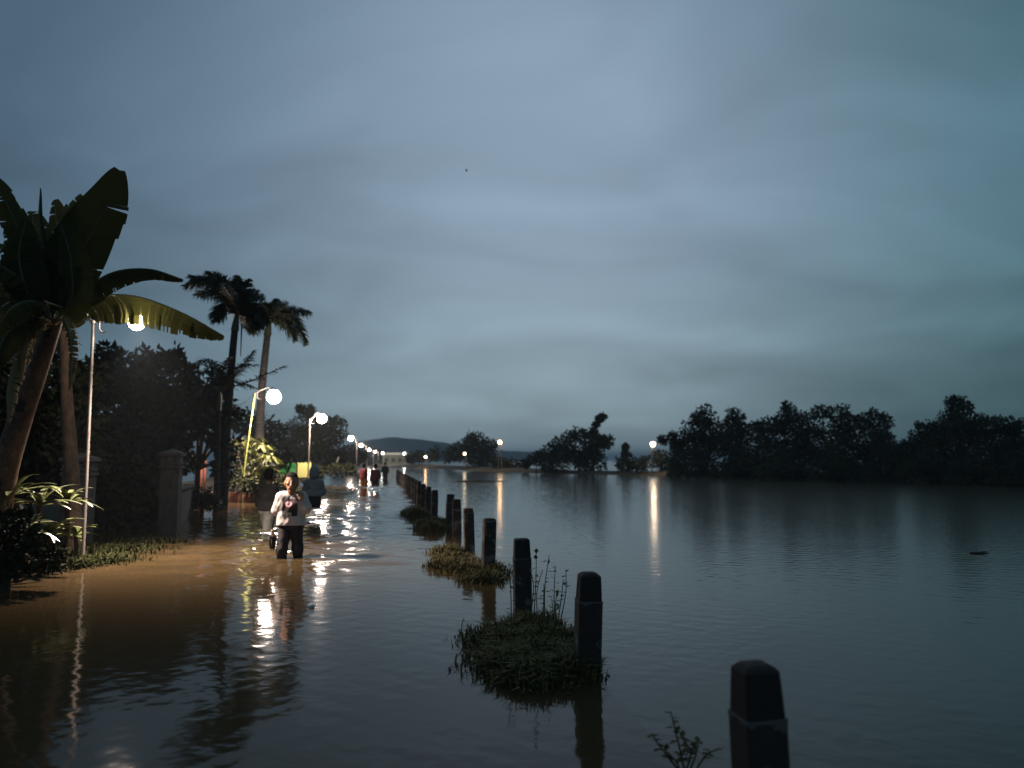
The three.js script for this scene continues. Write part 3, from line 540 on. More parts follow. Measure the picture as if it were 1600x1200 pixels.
grass('grass_verge', 'strip of short grass on the flooded verge by the nearest lamp pole', 'grass', [[-5.9, -11.2, 0.7], [-6.2, -12.4, 0.9], [-6.4, -13.6, 0.8], [-6.0, -10.6, 0.5], [-6.9, -12.5, 1.0]], 3000, 0.17, 85, null, { kind: 'stuff', w: 0.009, mat: M.verge });
// weeds with stems and round leaves
function weed(label, specs, seed, size) {
  const r = rng(seed), base = specs[0][0].clone(); base.y = 0;
  const root = thing('water_weed', label, 'weed', base), T = new Tris(), st = [];
  for (const [foot, tip, nl] of specs) {
    const a = foot.clone().sub(base), b = tip.clone().sub(base), m = a.clone().lerp(b, 0.55).add(V((r() - 0.5) * 0.08, 0.03, (r() - 0.5) * 0.08));
    const cv = new THREE.CatmullRomCurve3([a, m, b]); st.push(tube([a, m, b], 0.006, 0.003, 5));
    for (let i = 0; i < nl; i++) { const t = 0.35 + 0.65 * (i + r() * 0.5) / nl, c = cv.getPoint(Math.min(1, t)), d = rv(r); d.y = Math.abs(d.y) * 0.4; d.normalize(); const q = 0.6 + 0.7 * r(); leafInto(T, c, d, V(0, 1, 0), size * (0.7 + 0.6 * r()), size * 0.7, [q, q, q], 0.2); }
  }
  mesh('leaves', T.build(), M.grass, root); mesh('stem', st, M.grass, root);
}
{
  const w = [], r = rng(90);
  for (const [px, py] of [[838, 858], [858, 868], [868, 884], [880, 905], [848, 890], [872, 920], [862, 935], [826, 878], [795, 880], [884, 890], [850, 912], [875, 945]]) { const d = 6.2 + r() * 1.1; w.push([at(px - 4 + (r() - 0.5) * 14, 960, d).setY(-0.02), at(px, py, d), 7]); }
  weed('tall thin weeds with small round leaves beside the third post', w, 91, 0.055);
  const g = (px, py) => { const t = at(px, py, 3.7); return t; };
  weed('dark leafy weed poking out of the water left of the nearest post', [
    [g(1072, 1190).setY(-0.02), g(1048, 1112), 9], [g(1072, 1190).setY(-0.02), g(1018, 1146), 9], [g(1070, 1190).setY(-0.02), g(1090, 1155), 12], [g(1065, 1190).setY(-0.02), g(1062, 1148), 12], [g(1078, 1190).setY(-0.02), g(1118, 1172), 8], [g(1068, 1192).setY(-0.02), g(1036, 1170), 8], [g(1076, 1190).setY(-0.02), g(1080, 1168), 12]], 92, 0.045);
  weed('tiny weed sprig in the water left of the large grass clump', [[at(726, 992, 6.0).setY(-0.02), at(724, 966, 6.0), 5], [at(728, 992, 6.0).setY(-0.02), at(732, 974, 6.0), 4]], 93, 0.035);
}

// ---------------------------------------------------------------- guard posts
const POST_H = 0.68;
function postRing(half, ch) { const a = half, b = half - ch; return [[b, a], [-b, a], [-a, b], [-a, -b], [-b, -a], [b, -a], [a, -b], [a, b]]; }
function prism(levels) {                                                // levels: [y, half, chamfer]; flat shaded, closed on top
  const T = new Tris(); let v0 = 0;
  const P = (l, i) => { const q = postRing(l[1], l[2])[i % 8]; return V(q[0], l[0], q[1]); };
  const uv = [];
  for (let k = 0; k + 1 < levels.length; k++) for (let i = 0; i < 8; i++) {
    const A = levels[k], B = levels[k + 1], u0 = i / 8, u1 = (i + 1) / 8;
    T.quad(P(A, i), P(B, i), P(B, i + 1), P(A, i + 1));
    uv.push(u0, A[0], u0, B[0], u1, B[0], u0, A[0], u1, B[0], u1, A[0]);
  }
  const L = levels[levels.length - 1], c = V(0, L[0] + 0.006, 0);
  for (let i = 0; i < 8; i++) { T.tri(c, P(L, i + 1), P(L, i)); uv.push(0.5, 0.5, 0.55, 0.6, 0.6, 0.5); }
  const g = T.build(); g.setAttribute('uv', new THREE.Float32BufferAttribute(uv, 2)); g.deleteAttribute('color');
  // outward faces
  const p = g.attributes.position, n = g.attributes.normal;
  if (n.getX(0) * p.getX(0) + n.getZ(0) * p.getZ(0) < 0) { for (let t = 0; t < p.count; t += 3) { for (const at of [p, n, g.attributes.uv]) { const s = at.itemSize, x = []; for (let q = 0; q < s; q++) x.push(at.array[(t + 1) * s + q]); for (let q = 0; q < s; q++) { at.array[(t + 1) * s + q] = at.array[(t + 2) * s + q]; at.array[(t + 2) * s + q] = x[q]; } } } g.computeVertexNormals(); }
  return g;
}
const ordinals = ['nearest', 'second', 'third', 'fourth', 'fifth', 'sixth', 'seventh', 'eighth', 'ninth', 'tenth', 'eleventh', 'twelfth', 'thirteenth', 'fourteenth', 'fifteenth', 'sixteenth', 'seventeenth', 'eighteenth', 'nineteenth', 'twentieth', 'twenty first', 'twenty second', 'twenty third', 'twenty fourth'];
const postLooks = ['nearest black topped concrete guard post, cut by the bottom edge', 'second guard post from the camera, round topped beside the large grass clump', 'third guard post from the camera, with a pale chip ring, behind the large grass clump', 'fourth guard post from the camera, pale upper part with thin dark top', 'fifth guard post from the camera, mottled pale and dark', 'sixth guard post from the camera, touching the fifth in view', 'seventh guard post from the camera, greenish, above the grass clump'];
for (let i = 0; i < 24; i++) {
  const d = 2.98 + i * 2.43 + [0, -0.02, -0.12, -0.2, -0.55, 0.2, -0.5][i % 7] * (i < 7 ? 0.7 : 0.3), r = rng(200 + i), x = [0.93, 0.51, 0.105, -0.31, -0.67, -1.08, -1.38][i] ?? postX(d);
  const root = thing('guard_post', postLooks[i] ?? `${ordinals[i]} guard post from the camera in the dark receding row`, 'guard post', V(x, 0, -d), 'concrete guard posts along the road edge');
  const h = POST_H + (i ? (r() - 0.5) * 0.03 : 0.012), s = 0.082 + (r() - 0.5) * 0.005, cap = 0.19 * (i === 3 ? 0.15 : i === 4 ? 0.4 : 1);
  mesh('shaft', prism([[-0.5, s, 0.012], [0.1, s, 0.012], [0.3, s, 0.011], [h - cap, s, 0.011]]), M.posts[i % 7], root);
  // flaking band between the shaft and the black top, with a ragged lower edge
  const T = new Tris(), ringN = 40, pt = (t, y, e) => { const q = postRing(s + e, 0.012), f = t * 8, a = q[Math.floor(f) % 8], b = q[(Math.floor(f) + 1) % 8], m = f - Math.floor(f); return V(a[0] + (b[0] - a[0]) * m, y, a[1] + (b[1] - a[1]) * m); };
  const hs = [...Array(ringN)].map(() => Math.max(0.0015, 0.03 * r() * r() - 0.002));
  for (let k = 0; k < ringN; k++) { const a = k / ringN, b = (k + 1) / ringN; T.quad(pt(a, h - cap + 0.004, 0.0025), pt(a, h - cap - hs[k], 0.0025), pt(b, h - cap - hs[(k + 1) % ringN], 0.0025), pt(b, h - cap + 0.004, 0.0025)); T.quad(pt(a, h - cap + 0.004, 0.0025), pt(b, h - cap + 0.004, 0.0025), pt(b, h - cap + 0.004, -0.01), pt(a, h - cap + 0.004, -0.01)); }
  const bg = T.build(); bg.deleteAttribute('color'); mesh('paint_band', bg, M.postBand, root);
  const dome = i === 1 || i === 0 ? 1 : 0.45;
  mesh('cap', prism([[h - cap + 0.0005, s - 0.004, 0.012], [h - cap * 0.4, s - 0.009, 0.013], [h - 0.022 * dome, s - 0.012, 0.014], [h - 0.008 * dome, s - 0.012 - 0.013 * dome, 0.014], [h, s - 0.018 - 0.022 * dome, 0.012]]), M.postCap, root);
  root.rotation.set((r() - 0.5) * 0.07, 0.17 + (r() - 0.5) * 0.2, (r() - 0.5) * 0.07);
}

// ---------------------------------------------------------------- street lamps
const emitter = (c, k) => new THREE.MeshStandardMaterial({ color: 0xffffff, emissive: c, emissiveIntensity: k, roughness: 0.5 });
const lampWhite = emitter(LAMP_COLOR, 80), lampNear = emitter(LAMP_COLOR, 90), lampOrange = emitter(rgb(1, 0.55, 0.24), 20), lampCool = emitter(rgb(0.95, 0.95, 0.85), 24);
function lampLight(root, p, color, cd, r, aim, half) {                 // a flood head throws its light down; without a half angle the bulb is bare
  const l = half ? new THREE.SpotLight(color, cd, 0, half, 1, 2) : new THREE.PointLight(color, cd, 0, 2); l.position.copy(p); l.castShadow = true; l.shadow.radius = r / 0.02; l.shadow.bias = -0.001;
  root.add(l);
  if (half) { l.target.position.copy(p).add(aim); l.target.name = 'aim'; root.add(l.target); }
}
function streetLamp(label, foot, top, bulb, o = {}) {                    // world points
  const base = foot.clone(); base.y = 0;
  const root = thing('street_lamp', label, 'street lamp', base, o.group), L = (p) => p.clone().sub(base), f = L(foot), t = L(top), b = L(bulb), r = o.r ?? 0.026;
  mesh('pole', tube([f.clone().setY(-0.8), f.clone().lerp(t, 0.33), f.clone().lerp(t, 0.66), t], r, r * 0.85, 10, 16), o.mat ?? M.pipe, root);
  const R = o.bulb ?? 0.15, neck = b.clone().add(V(0, R + 0.02, 0)), out = neck.clone().sub(t).setY(0).normalize();
  mesh('arm', tube([t.clone().add(V(0, -0.05, 0)), t.clone().addScaledVector(out, 0.12).add(V(0, 0.04, 0)), t.clone().lerp(neck, 0.6).setY(neck.y + 0.05), neck.clone().add(V(0, 0.05, 0)), neck.clone().add(V(0, 0.01, 0))], Math.min(0.014, r * 0.5), 0.012, 8, 20), M.cable, root);
  const holder = new THREE.CylinderGeometry(0.03, R * 0.45, 0.07, 14).translate(neck.x, neck.y + 0.0, neck.z);
  mesh('socket', holder, M.plastic, root);
  mesh('bulb', new THREE.SphereGeometry(R, 24, 16).translate(b.x, b.y, b.z), o.glow ?? lampWhite, root);
  lampLight(root, b, o.color ?? LAMP_COLOR, o.cd ?? LAMP_POWER, R * 0.98, o.aim ?? V(0.15, -1, 0.45), o.half);
mesh('reflector', new THREE.LatheGeometry([[0.02, 0.0], [R * 0.35, -0.005], [R * 0.62, -0.03], [R * 0.66, -0.05], [R * 0.60, -0.04], [R * 0.33, -0.015], [0.02, -0.012]].map(([x, y]) => new THREE.Vector2(x, y)), 24).translate(neck.x, neck.y + 0.012, neck.z), M.plastic, root);
  if (o.bracket) { const k = t.clone().addScaledVector(out, 0.09); mesh('bracket', tube([k.clone().add(V(0, 0.12, 0)), k.clone().add(V(0, -0.05, 0)), k.clone().add(V(0.01, -0.16, 0)), k.clone().add(V(0.06, -0.21, 0)), k.clone().add(V(0.13, -0.19, 0))], 0.014, 0.010, 8, 16), M.pipe, root); mesh('clamp', new THREE.CylinderGeometry(r * 1.5, r * 1.5, 0.05, 12).translate(t.x, t.y - 0.05, t.z), M.pipe, root); }
  if (o.wires) for (const w of o.wires) mesh('cable', tube(w.map(L), 0.011, 0.011, 6, 20), M.cable, root);
  return root;
}
const lampGroup = 'street lamps along the left road edge', farLamps = 'street lamps across the water';
streetLamp('nearest street lamp, bulb glowing under the banana leaf', at(130, 868, 11.4).setY(0), at(146, 498, 11.4), at(214, 503, 11.42), { group: lampGroup, bracket: true, glow: lampNear, bulb: 0.125, aim: V(1.2, -3.57, 0.3), half: 0.94, cd: 340, wires: [[at(68, 470, 8.9), at(100, 481, 9.8), at(135, 491, 11.0), at(147, 496, 11.4)], [at(147, 496, 11.4), at(182, 492, 11.4), at(206, 494, 11.4)]] });
streetLamp('second street lamp on a leaning yellowish bamboo pole by the lime shrub', at(374, 784, 26.2).setY(0), at(398, 614, 26.2), at(428, 620, 26.2), { group: lampGroup, mat: M.bamboo, bracket: true, bulb: 0.235, r: 0.036, aim: V(-0.2, -1, 0.05), half: 1.22, cd: 230, wires: [[at(318, 642, 27.5), at(350, 640, 27), at(380, 630, 26.4), at(397, 617, 26.2)]] });
streetLamp('third street lamp, before the rounded dark tree', at(481, 760, 40.4).setY(0), at(484, 656, 40.4), at(503, 654, 40.4), { group: lampGroup, bulb: 0.24, r: 0.04, cd: 120, bracket: true, wires: [[at(452, 662, 42), at(468, 662, 41), at(483, 657, 40.4)]] });
streetLamp('fourth street lamp, at the right foot of the rounded dark tree', at(557, 741, 77).setY(0), at(558, 690, 77), at(548, 685, 77), { group: lampGroup, bulb: 0.23, r: 0.06 });
streetLamp('fifth street lamp, first of the tight far cluster', at(574, 733, 115).setY(0), at(572, 697, 115), at(564, 696, 115), { group: lampGroup, bulb: 0.24, r: 0.07 });
streetLamp('sixth street lamp, middle of the tight far cluster', at(584, 728, 165).setY(0), at(583, 704, 165), at(577, 703, 165), { group: lampGroup, bulb: 0.24, r: 0.07 });
streetLamp('seventh street lamp, last of the tight far cluster', at(592, 726, 205).setY(0), at(591, 706, 205), at(586, 706, 205), { group: lampGroup, bulb: 0.245, r: 0.07 });
streetLamp('tiny white lamp right of the far cluster of lamps', at(599, 722, 165).setY(0), at(600, 707, 165), at(598, 708, 165), { bulb: 0.2, cd: 25, r: 0.05, glow: lampCool, color: rgb(0.95, 0.95, 0.85) });
// across the water
streetLamp('orange street lamp on two thin poles across the water beside the rounded tree', at(779, 742, 94).setY(0), at(779, 688, 94), at(781, 691, 94), { group: farLamps, glow: lampOrange, color: rgb(1, 0.66, 0.36), cd: 14, bulb: 0.235, r: 0.05 });
mesh('lamp_pole', tube([at(784, 740, 94).setY(-0.5), at(784, 718, 94), at(784, 694, 94)], 0.05, 0.05, 8), M.pipe).userData = { label: 'second thin pole right beside the orange street lamp across the water', category: 'pole' };
streetLamp('lone warm street lamp in the gap of the far treeline', at(1019, 742, 69).setY(0), at(1019, 699, 69), at(1020, 694, 69), { group: farLamps, color: rgb(1, 0.74, 0.5), glow: emitter(rgb(1, 0.72, 0.48), 26), cd: 10, bulb: 0.22, r: 0.05, wires: [[at(1000, 706, 70), at(1010, 705, 69.5), at(1018, 701, 69)]] });
streetLamp('small yellowish lamp left of the rounded tree across the water', at(727, 736, 102).setY(0), at(728, 708, 102), at(726, 709, 102), { group: farLamps, color: rgb(1, 0.8, 0.5), glow: emitter(rgb(1, 0.82, 0.55), 5), cd: 12, bulb: 0.2, r: 0.05 });
streetLamp('small orange lamp low over the water right of the far building', at(666, 734, 130).setY(0), at(667, 713, 130), at(665, 714, 130), { group: farLamps, color: rgb(1, 0.62, 0.36), glow: lampOrange, cd: 12, bulb: 0.2, r: 0.05 });

// ---------------------------------------------------------------- walls, gate, house, sign
function slab(a, b, h, t, y0 = -0.5) { const L = a.distanceTo(b), m = a.clone().add(b).multiplyScalar(0.5), g = box(L, h - y0, t, 0, (h + y0) / 2, 0); g.rotateY(-Math.atan2(b.z - a.z, b.x - a.x)).translate(m.x, 0, m.z); const p = g.attributes.position, n = g.attributes.normal, uv = g.attributes.uv; for (let i = 0; i < p.count; i++) uv.setXY(i, (Math.abs(n.getX(i)) > Math.abs(n.getZ(i)) ? p.getZ(i) : p.getX(i)) / 2, p.getY(i) / 2); return g; }
function gatePillar(label, px, py, d, h, s) {
  const base = at(px, py, d).setY(0), root = thing('gate_pillar', label, 'gate pillar', base, 'gate pillars'); root.rotation.y = 0.2;
  mesh('shaft', box(s, h + 0.5, s, 0, (h - 0.5) / 2, 0), M.plaster, root);
  mesh('moulding', [box(s + 0.06, 0.05, s + 0.06, 0, h - 0.22, 0), box(s + 0.04, 0.04, s + 0.04, 0, h - 0.14, 0)], M.plaster, root);
  mesh('cap', [box(s + 0.1, 0.06, s + 0.1, 0, h + 0.03, 0), new THREE.ConeGeometry((s + 0.06) * 0.7, 0.09, 4).rotateY(Math.PI / 4).translate(0, h + 0.105, 0)], M.plaster, root);
}
gatePillar('grey plastered gate pillar right of the dark gateway', 264, 832, 15.6, 1.52, 0.35);
gatePillar('grey gate pillar half hidden behind the nearest lamp pole', 118, 855, 13.4, 1.42, 0.42);
{
  const root = thing('boundary_wall', 'low plastered garden wall running back from the gate pillar', 'wall');
  const a = at(255, 828, 15.9).setY(0), b = at(296, 804, 20.2).setY(0); mesh('wall', slab(a, b, 0.75, 0.16), M.plaster, root); mesh('coping', slab(a.clone().add(V(0, 0, -0.01)), b, 0.81, 0.24, 0.752), M.plaster, root);
}
{
  const b = at(110, 780, 23).setY(0), root = thing('house', 'dark low house behind the gateway under the trees', 'house', b); root.rotation.y = 0.25; root.scale.set(0.8, 0.8, 0.8);
  const h = 2.1, w = 6.2, dp = 4;
  mesh('wall', [box(1.2, h + 0.5, 0.18, -2.4, (h - 0.5) / 2, 0), box(1.0, h + 0.5, 0.18, 0.1, (h - 0.5) / 2, 0), box(1.0, h + 0.5, 0.18, 2.6, (h - 0.5) / 2, 0), box(1.4, 0.3, 0.18, -1.1, h - 0.15, 0), box(1.5, 0.45, 0.18, 1.35, h - 0.225, 0), box(1.5, 1.2, 0.18, 1.35, 0.1, 0), box(0.18, h + 0.5, dp, -w / 2 + 0.19, (h - 0.5) / 2, -dp / 2 - 0.09), box(0.18, h + 0.5, dp, w / 2 - 0.09, (h - 0.5) / 2, -dp / 2 - 0.09), box(w - 0.3, h + 0.5, 0.18, 0.05, (h - 0.5) / 2, -dp - 0.18)], M.plaster, root);
  const door = mesh('door', box(1.2, h - 0.35 + 0.5, 0.05, -1.1, (h - 0.35 - 0.5) / 2, -0.04), M.wood, root); mesh('handle', new THREE.SphereGeometry(0.03, 10, 8).translate(-0.65, 0.75, 0.02), M.pipe, door);
  const win = mesh('window', [box(1.5, 0.06, 0.1, 1.35, 0.73, 0.03), box(1.5, 0.06, 0.1, 1.35, 1.62, 0.03), box(0.06, 0.83, 0.1, 0.63, 1.175, 0.03), box(0.06, 0.83, 0.1, 2.07, 1.175, 0.03), box(0.05, 0.83, 0.08, 1.35, 1.175, 0.02)], M.wood, root); mesh('pane', box(1.38, 0.83, 0.012, 1.35, 1.175, 0), M.glass, win);
  const tiles = []; for (const s of [-1, 1]) for (let k = 0; k < 14; k++) for (let q = 0; q < 20; q++) { const t = box(0.33, 0.03, 0.24).rotateX(s * 0.46).translate(-w / 2 - 0.3 + q * 0.345 + (k % 2) * 0.05, h + 1.35 - (k + 0.5) * 0.092 + 0.02, s * (k + 0.5) * 0.19 - dp / 2 - 0.09); tiles.push(t); }
  const rf = mesh('roof', tiles, M.roof, root); mesh('ridge_cap', new THREE.CylinderGeometry(0.1, 0.1, w + 0.7, 10).rotateZ(Math.PI / 2).translate(0, h + 1.38, -dp / 2 - 0.09), M.roof, rf);
}
{
  const b = at(315, 776, 28.5).setY(0), root = thing('gate_post', 'thin orange painted gate post lit by the second lamp', 'gate post', b); root.rotation.y = 0.5;
  mesh('shaft', [box(0.1, 1.9, 0.14, -0.06, 0.45, 0), box(0.07, 1.9, 0.14, 0.075, 0.45, 0.005)], M.orange, root); mesh('cap', [box(0.26, 0.2, 0.2, 0, 1.56, 0), box(0.2, 0.05, 0.16, 0, 1.43, 0)], M.orange, root);
}
{
  const b = at(362, 783, 26.8).setY(0), root = thing('brick_planter', 'low reddish brick planter at the water left of the lime shrub', 'planter', b); root.rotation.y = 0.3; const br = [], r = rng(7);
  for (let c = 0; c < 5; c++) for (let k = 0; k < 6; k++) br.push(box(0.21, 0.065, 0.1 + 0.01 * r(), -0.6 + k * 0.222 + (c % 2) * 0.1, -0.02 + c * 0.077, r() * 0.006));
  const s = mesh('brick', br, M.brick, root); s.userData.kind = 'stuff'; mesh('mortar', box(1.5, 0.62, 0.3, -0.02, -0.01, -0.13), M.plaster, root); mesh('soil', box(1.4, 0.03, 0.2, -0.02, 0.32, -0.13), M.soil, root);
}
{
  const b = at(475, 760, 41.6).setY(0), root = thing('sign_board', 'pale yellow sign board standing under the third street lamp', 'sign', b); root.rotation.y = 0.12;
  const y1 = EYE - 4 / F * 41.6, y0 = EYE - 28 / F * 41.6, sh = new THREE.Shape(), r = rng(4); sh.moveTo(-0.35, y0); sh.lineTo(0.36, y0 + 0.03); sh.lineTo(0.35, y1);
  for (let k = 6; k >= 0; k--) sh.lineTo(-0.35 + k * 0.1, y1 - (k % 2 ? 0.06 : 0) - 0.02 * r());
  mesh('panel', new THREE.ExtrudeGeometry(sh, { depth: 0.03, bevelEnabled: false }), std({ color: rgb(0.50, 0.48, 0.16), roughness: 0.7 }), root);
  for (const x of [-0.25, 0.25]) mesh('leg', box(0.05, y1 + 0.35, 0.05, x, (y1 - 0.65) / 2, -0.028), M.wood, root);
}
{
  const b = at(446, 760, 42.4).setY(0), root = thing('tarpaulin', 'green tarpaulin hung left of the yellow sign board', 'tarpaulin', b), g = new THREE.PlaneGeometry(1.0, 0.75, 24, 14), p = g.attributes.position;
  for (let i = 0; i < p.count; i++) p.setZ(i, 0.06 * Math.sin(p.getX(i) * 9 + p.getY(i) * 2) * (0.4 - p.getY(i))); g.computeVertexNormals(); g.translate(0.05, 0.88, 0);
  mesh('sheet', g, new THREE.MeshPhysicalMaterial({ color: rgb(0.02, 0.22, 0.04), roughness: 0.6, side: THREE.DoubleSide, transmission: 0.3, thickness: 0 }), root);
  mesh('rope_line', tube([V(-0.5, 1.26, 0), V(0.05, 1.25, 0), V(0.6, 1.27, 0)], 0.008, 0.008, 5), M.cable, root);
  for (const x of [-0.5, 0.58]) mesh('stake', tube([V(x, -0.4, 0), V(x, 0.5, 0), V(x, 1.3, 0)], 0.02, 0.018, 6), M.wood, root);
}
tag(mesh('stake', tube([at(521, 744, 50), at(525, 728, 50), at(529, 714, 50)], 0.07, 0.05, 7), std({ color: rgb(0.7, 0.68, 0.62), roughness: 0.7 })), 'white slanted stake at the road edge right of the hooded walker', 'stake');
{
  const b = V(at(620, 718, 172).x, 0, -172), root = thing('far_building', 'long low pale roofed building at the far end of the road', 'building', b);
  root.scale.set(0.58, 0.58, 0.58); const W = 11;
  mesh('wall', [box(W, 4.6, 5, 0, 1.8, -2.6)], std({ color: rgb(0.10, 0.10, 0.075), roughness: 0.9 }), root);
  mesh('roof', [box(W + 1.2, 0.35, 6.4, 0, 4.9, -2.6), box(W + 1.0, 0.5, 0.15, 0, 4.55, 0.62)], std({ color: rgb(0.34, 0.34, 0.30), roughness: 0.8 }), root);
  for (const x of [-4, -1.4, 1.2]) { const w = mesh('window', [box(1.5, 0.12, 0.14, x, 3.1, -0.05), box(1.5, 0.12, 0.14, x, 1.6, -0.05), box(0.12, 1.38, 0.14, x - 0.69, 2.35, -0.05), box(0.12, 1.38, 0.14, x + 0.69, 2.35, -0.05)], M.plaster, root); mesh('pane', box(1.26, 1.38, 0.05, x, 2.35, -0.085), M.glass, w); }
}
streetLamp('white lamp at the right end of the far pale roofed building', at(633, 724, 165).setY(0), at(633, 707, 165), at(632, 709, 165), { bulb: 0.245, cd: 60, aim: V(-0.2, -1, -0.5), r: 0.06, glow: lampCool, color: rgb(0.95, 1, 0.9) });

// ---------------------------------------------------------------- people
function surfaceNet(sdf, lo, hi, cell) {                                 // a smooth closed surface where sdf = 0
  const n = [0, 1, 2].map((k) => Math.ceil((hi[k] - lo[k]) / cell) + 1), [nx, ny, nz] = n, f = new Float32Array(nx * ny * nz), id = new Int32Array(nx * ny * nz).fill(-1), P = [], N = [], I = [];
  for (let k = 0, q = 0; k < nz; k++) for (let j = 0; j < ny; j++) for (let i = 0; i < nx; i++, q++) f[q] = sdf(lo[0] + i * cell, lo[1] + j * cell, lo[2] + k * cell);
  const X = 1, Y = nx, Z = nx * ny, cs = [0, X, Y, X + Y, Z, X + Z, Y + Z, X + Y + Z], co = cs.map((_, b) => [b & 1, (b >> 1) & 1, b >> 2]);
  for (let k = 0; k < nz - 1; k++) for (let j = 0; j < ny - 1; j++) for (let i = 0; i < nx - 1; i++) {
    const q = i + j * Y + k * Z; let m = 0; for (let b = 0; b < 8; b++) if (f[q + cs[b]] < 0) m |= 1 << b;
    if (m === 0 || m === 255) continue;
    let c = [0, 0, 0], e = 0;
    for (let a = 0; a < 8; a++) for (const st of [1, 2, 4]) { const b = a | st; if (a & st || !((m >> a ^ m >> b) & 1)) continue; const fa = f[q + cs[a]], t = fa / (fa - f[q + cs[b]]); for (let d = 0; d < 3; d++) c[d] += co[a][d] + t * (co[b][d] - co[a][d]); e++; }
    const p = [0, 1, 2].map((d) => lo[d] + ([i, j, k][d] + c[d] / e) * cell); id[q] = P.length / 3; P.push(...p);
    const h = cell * 0.6, g = V(sdf(p[0] + h, p[1], p[2]) - sdf(p[0] - h, p[1], p[2]), sdf(p[0], p[1] + h, p[2]) - sdf(p[0], p[1] - h, p[2]), sdf(p[0], p[1], p[2] + h) - sdf(p[0], p[1], p[2] - h)).normalize(); N.push(g.x, g.y, g.z);
  }
  for (let k = 1; k < nz - 1; k++) for (let j = 1; j < ny - 1; j++) for (let i = 1; i < nx - 1; i++) {
    const q = i + j * Y + k * Z, s = f[q] < 0;
    for (const [st, u, v] of [[X, Y, Z], [Y, Z, X], [Z, X, Y]]) { if (s === (f[q + st] < 0)) continue; const a = id[q - u - v], b = id[q - v], c = id[q], d = id[q - u]; if (s) I.push(a, b, c, a, c, d); else I.push(a, c, b, a, d, c); }
  }
  const g = new THREE.BufferGeometry(); g.setAttribute('position', new THREE.Float32BufferAttribute(P, 3)); g.setAttribute('normal', new THREE.Float32BufferAttribute(N, 3)); g.setIndex(I); return g;
}
const cap = (b) => { const [a, c, r0, r1] = b, dx = c[0] - a[0], dy = c[1] - a[1], dz = c[2] - a[2], l = dx * dx + dy * dy + dz * dz + 1e-9; return (x, y, z) => { const t = Math.max(0, Math.min(1, ((x - a[0]) * dx + (y - a[1]) * dy + (z - a[2]) * dz) / l)); return Math.hypot(x - a[0] - t * dx, y - a[1] - t * dy, z - a[2] - t * dz) - r0 - t * (r1 - r0); }; };
const blend = (fs, k) => (x, y, z) => { let s = 0; for (const f of fs) { const d = f(x, y, z); if (d < 4 * k + 0.06) s += Math.exp(-d / k); } return s > 1e-12 ? -k * Math.log(s) : 0.25; };
const bones = (list, k, grow = 0) => blend(list.map(([a, b, r0, r1]) => cap([a, b, r0 + grow, r1 + grow])), k);
const ell = (c, r) => (x, y, z) => { const q = Math.hypot((x - c[0]) / r[0], (y - c[1]) / r[1], (z - c[2]) / r[2]); return (q - 1) * Math.min(...r); };
function handBones(w, dir, palm, curl) {                                 // wrist, direction of the hand, palm normal
  const d = V(...dir).normalize(), p = V(...palm).normalize(), s = V().crossVectors(d, p).normalize(), A = V(...w), out = [], to = (v) => [v.x, v.y, v.z];
  const pt = (a, b, c) => A.clone().addScaledVector(d, a).addScaledVector(s, b).addScaledVector(p, c);
  for (const b of [-0.025, 0, 0.025]) out.push([to(pt(0.01, b * 0.6, 0)), to(pt(0.075, b, 0)), 0.019, 0.015]);
  [[-0.031, 0.060], [-0.010, 0.072], [0.011, 0.068], [0.031, 0.054]].forEach(([b, L], i) => { let q = pt(0.08, b, 0), a = 0; for (let j = 0; j < 3; j++) { a += curl * (0.7 + 0.1 * i); const e = q.clone().addScaledVector(d, Math.cos(a) * L * 0.42).addScaledVector(p, Math.sin(a) * L * 0.42); out.push([to(q), to(e), 0.0095 - j * 0.001, 0.0085 - j * 0.001]); q = e; } });
  let q = pt(0.025, -0.03, 0.004); for (const [a, b, c] of [[0.035, -0.022, 0.012], [0.03, -0.006, 0.016]]) { const e = q.clone().addScaledVector(d, a).addScaledVector(s, b).addScaledVector(p, c); out.push([to(q), to(e), 0.0115, 0.0095]); q = e; }
  return out;
}
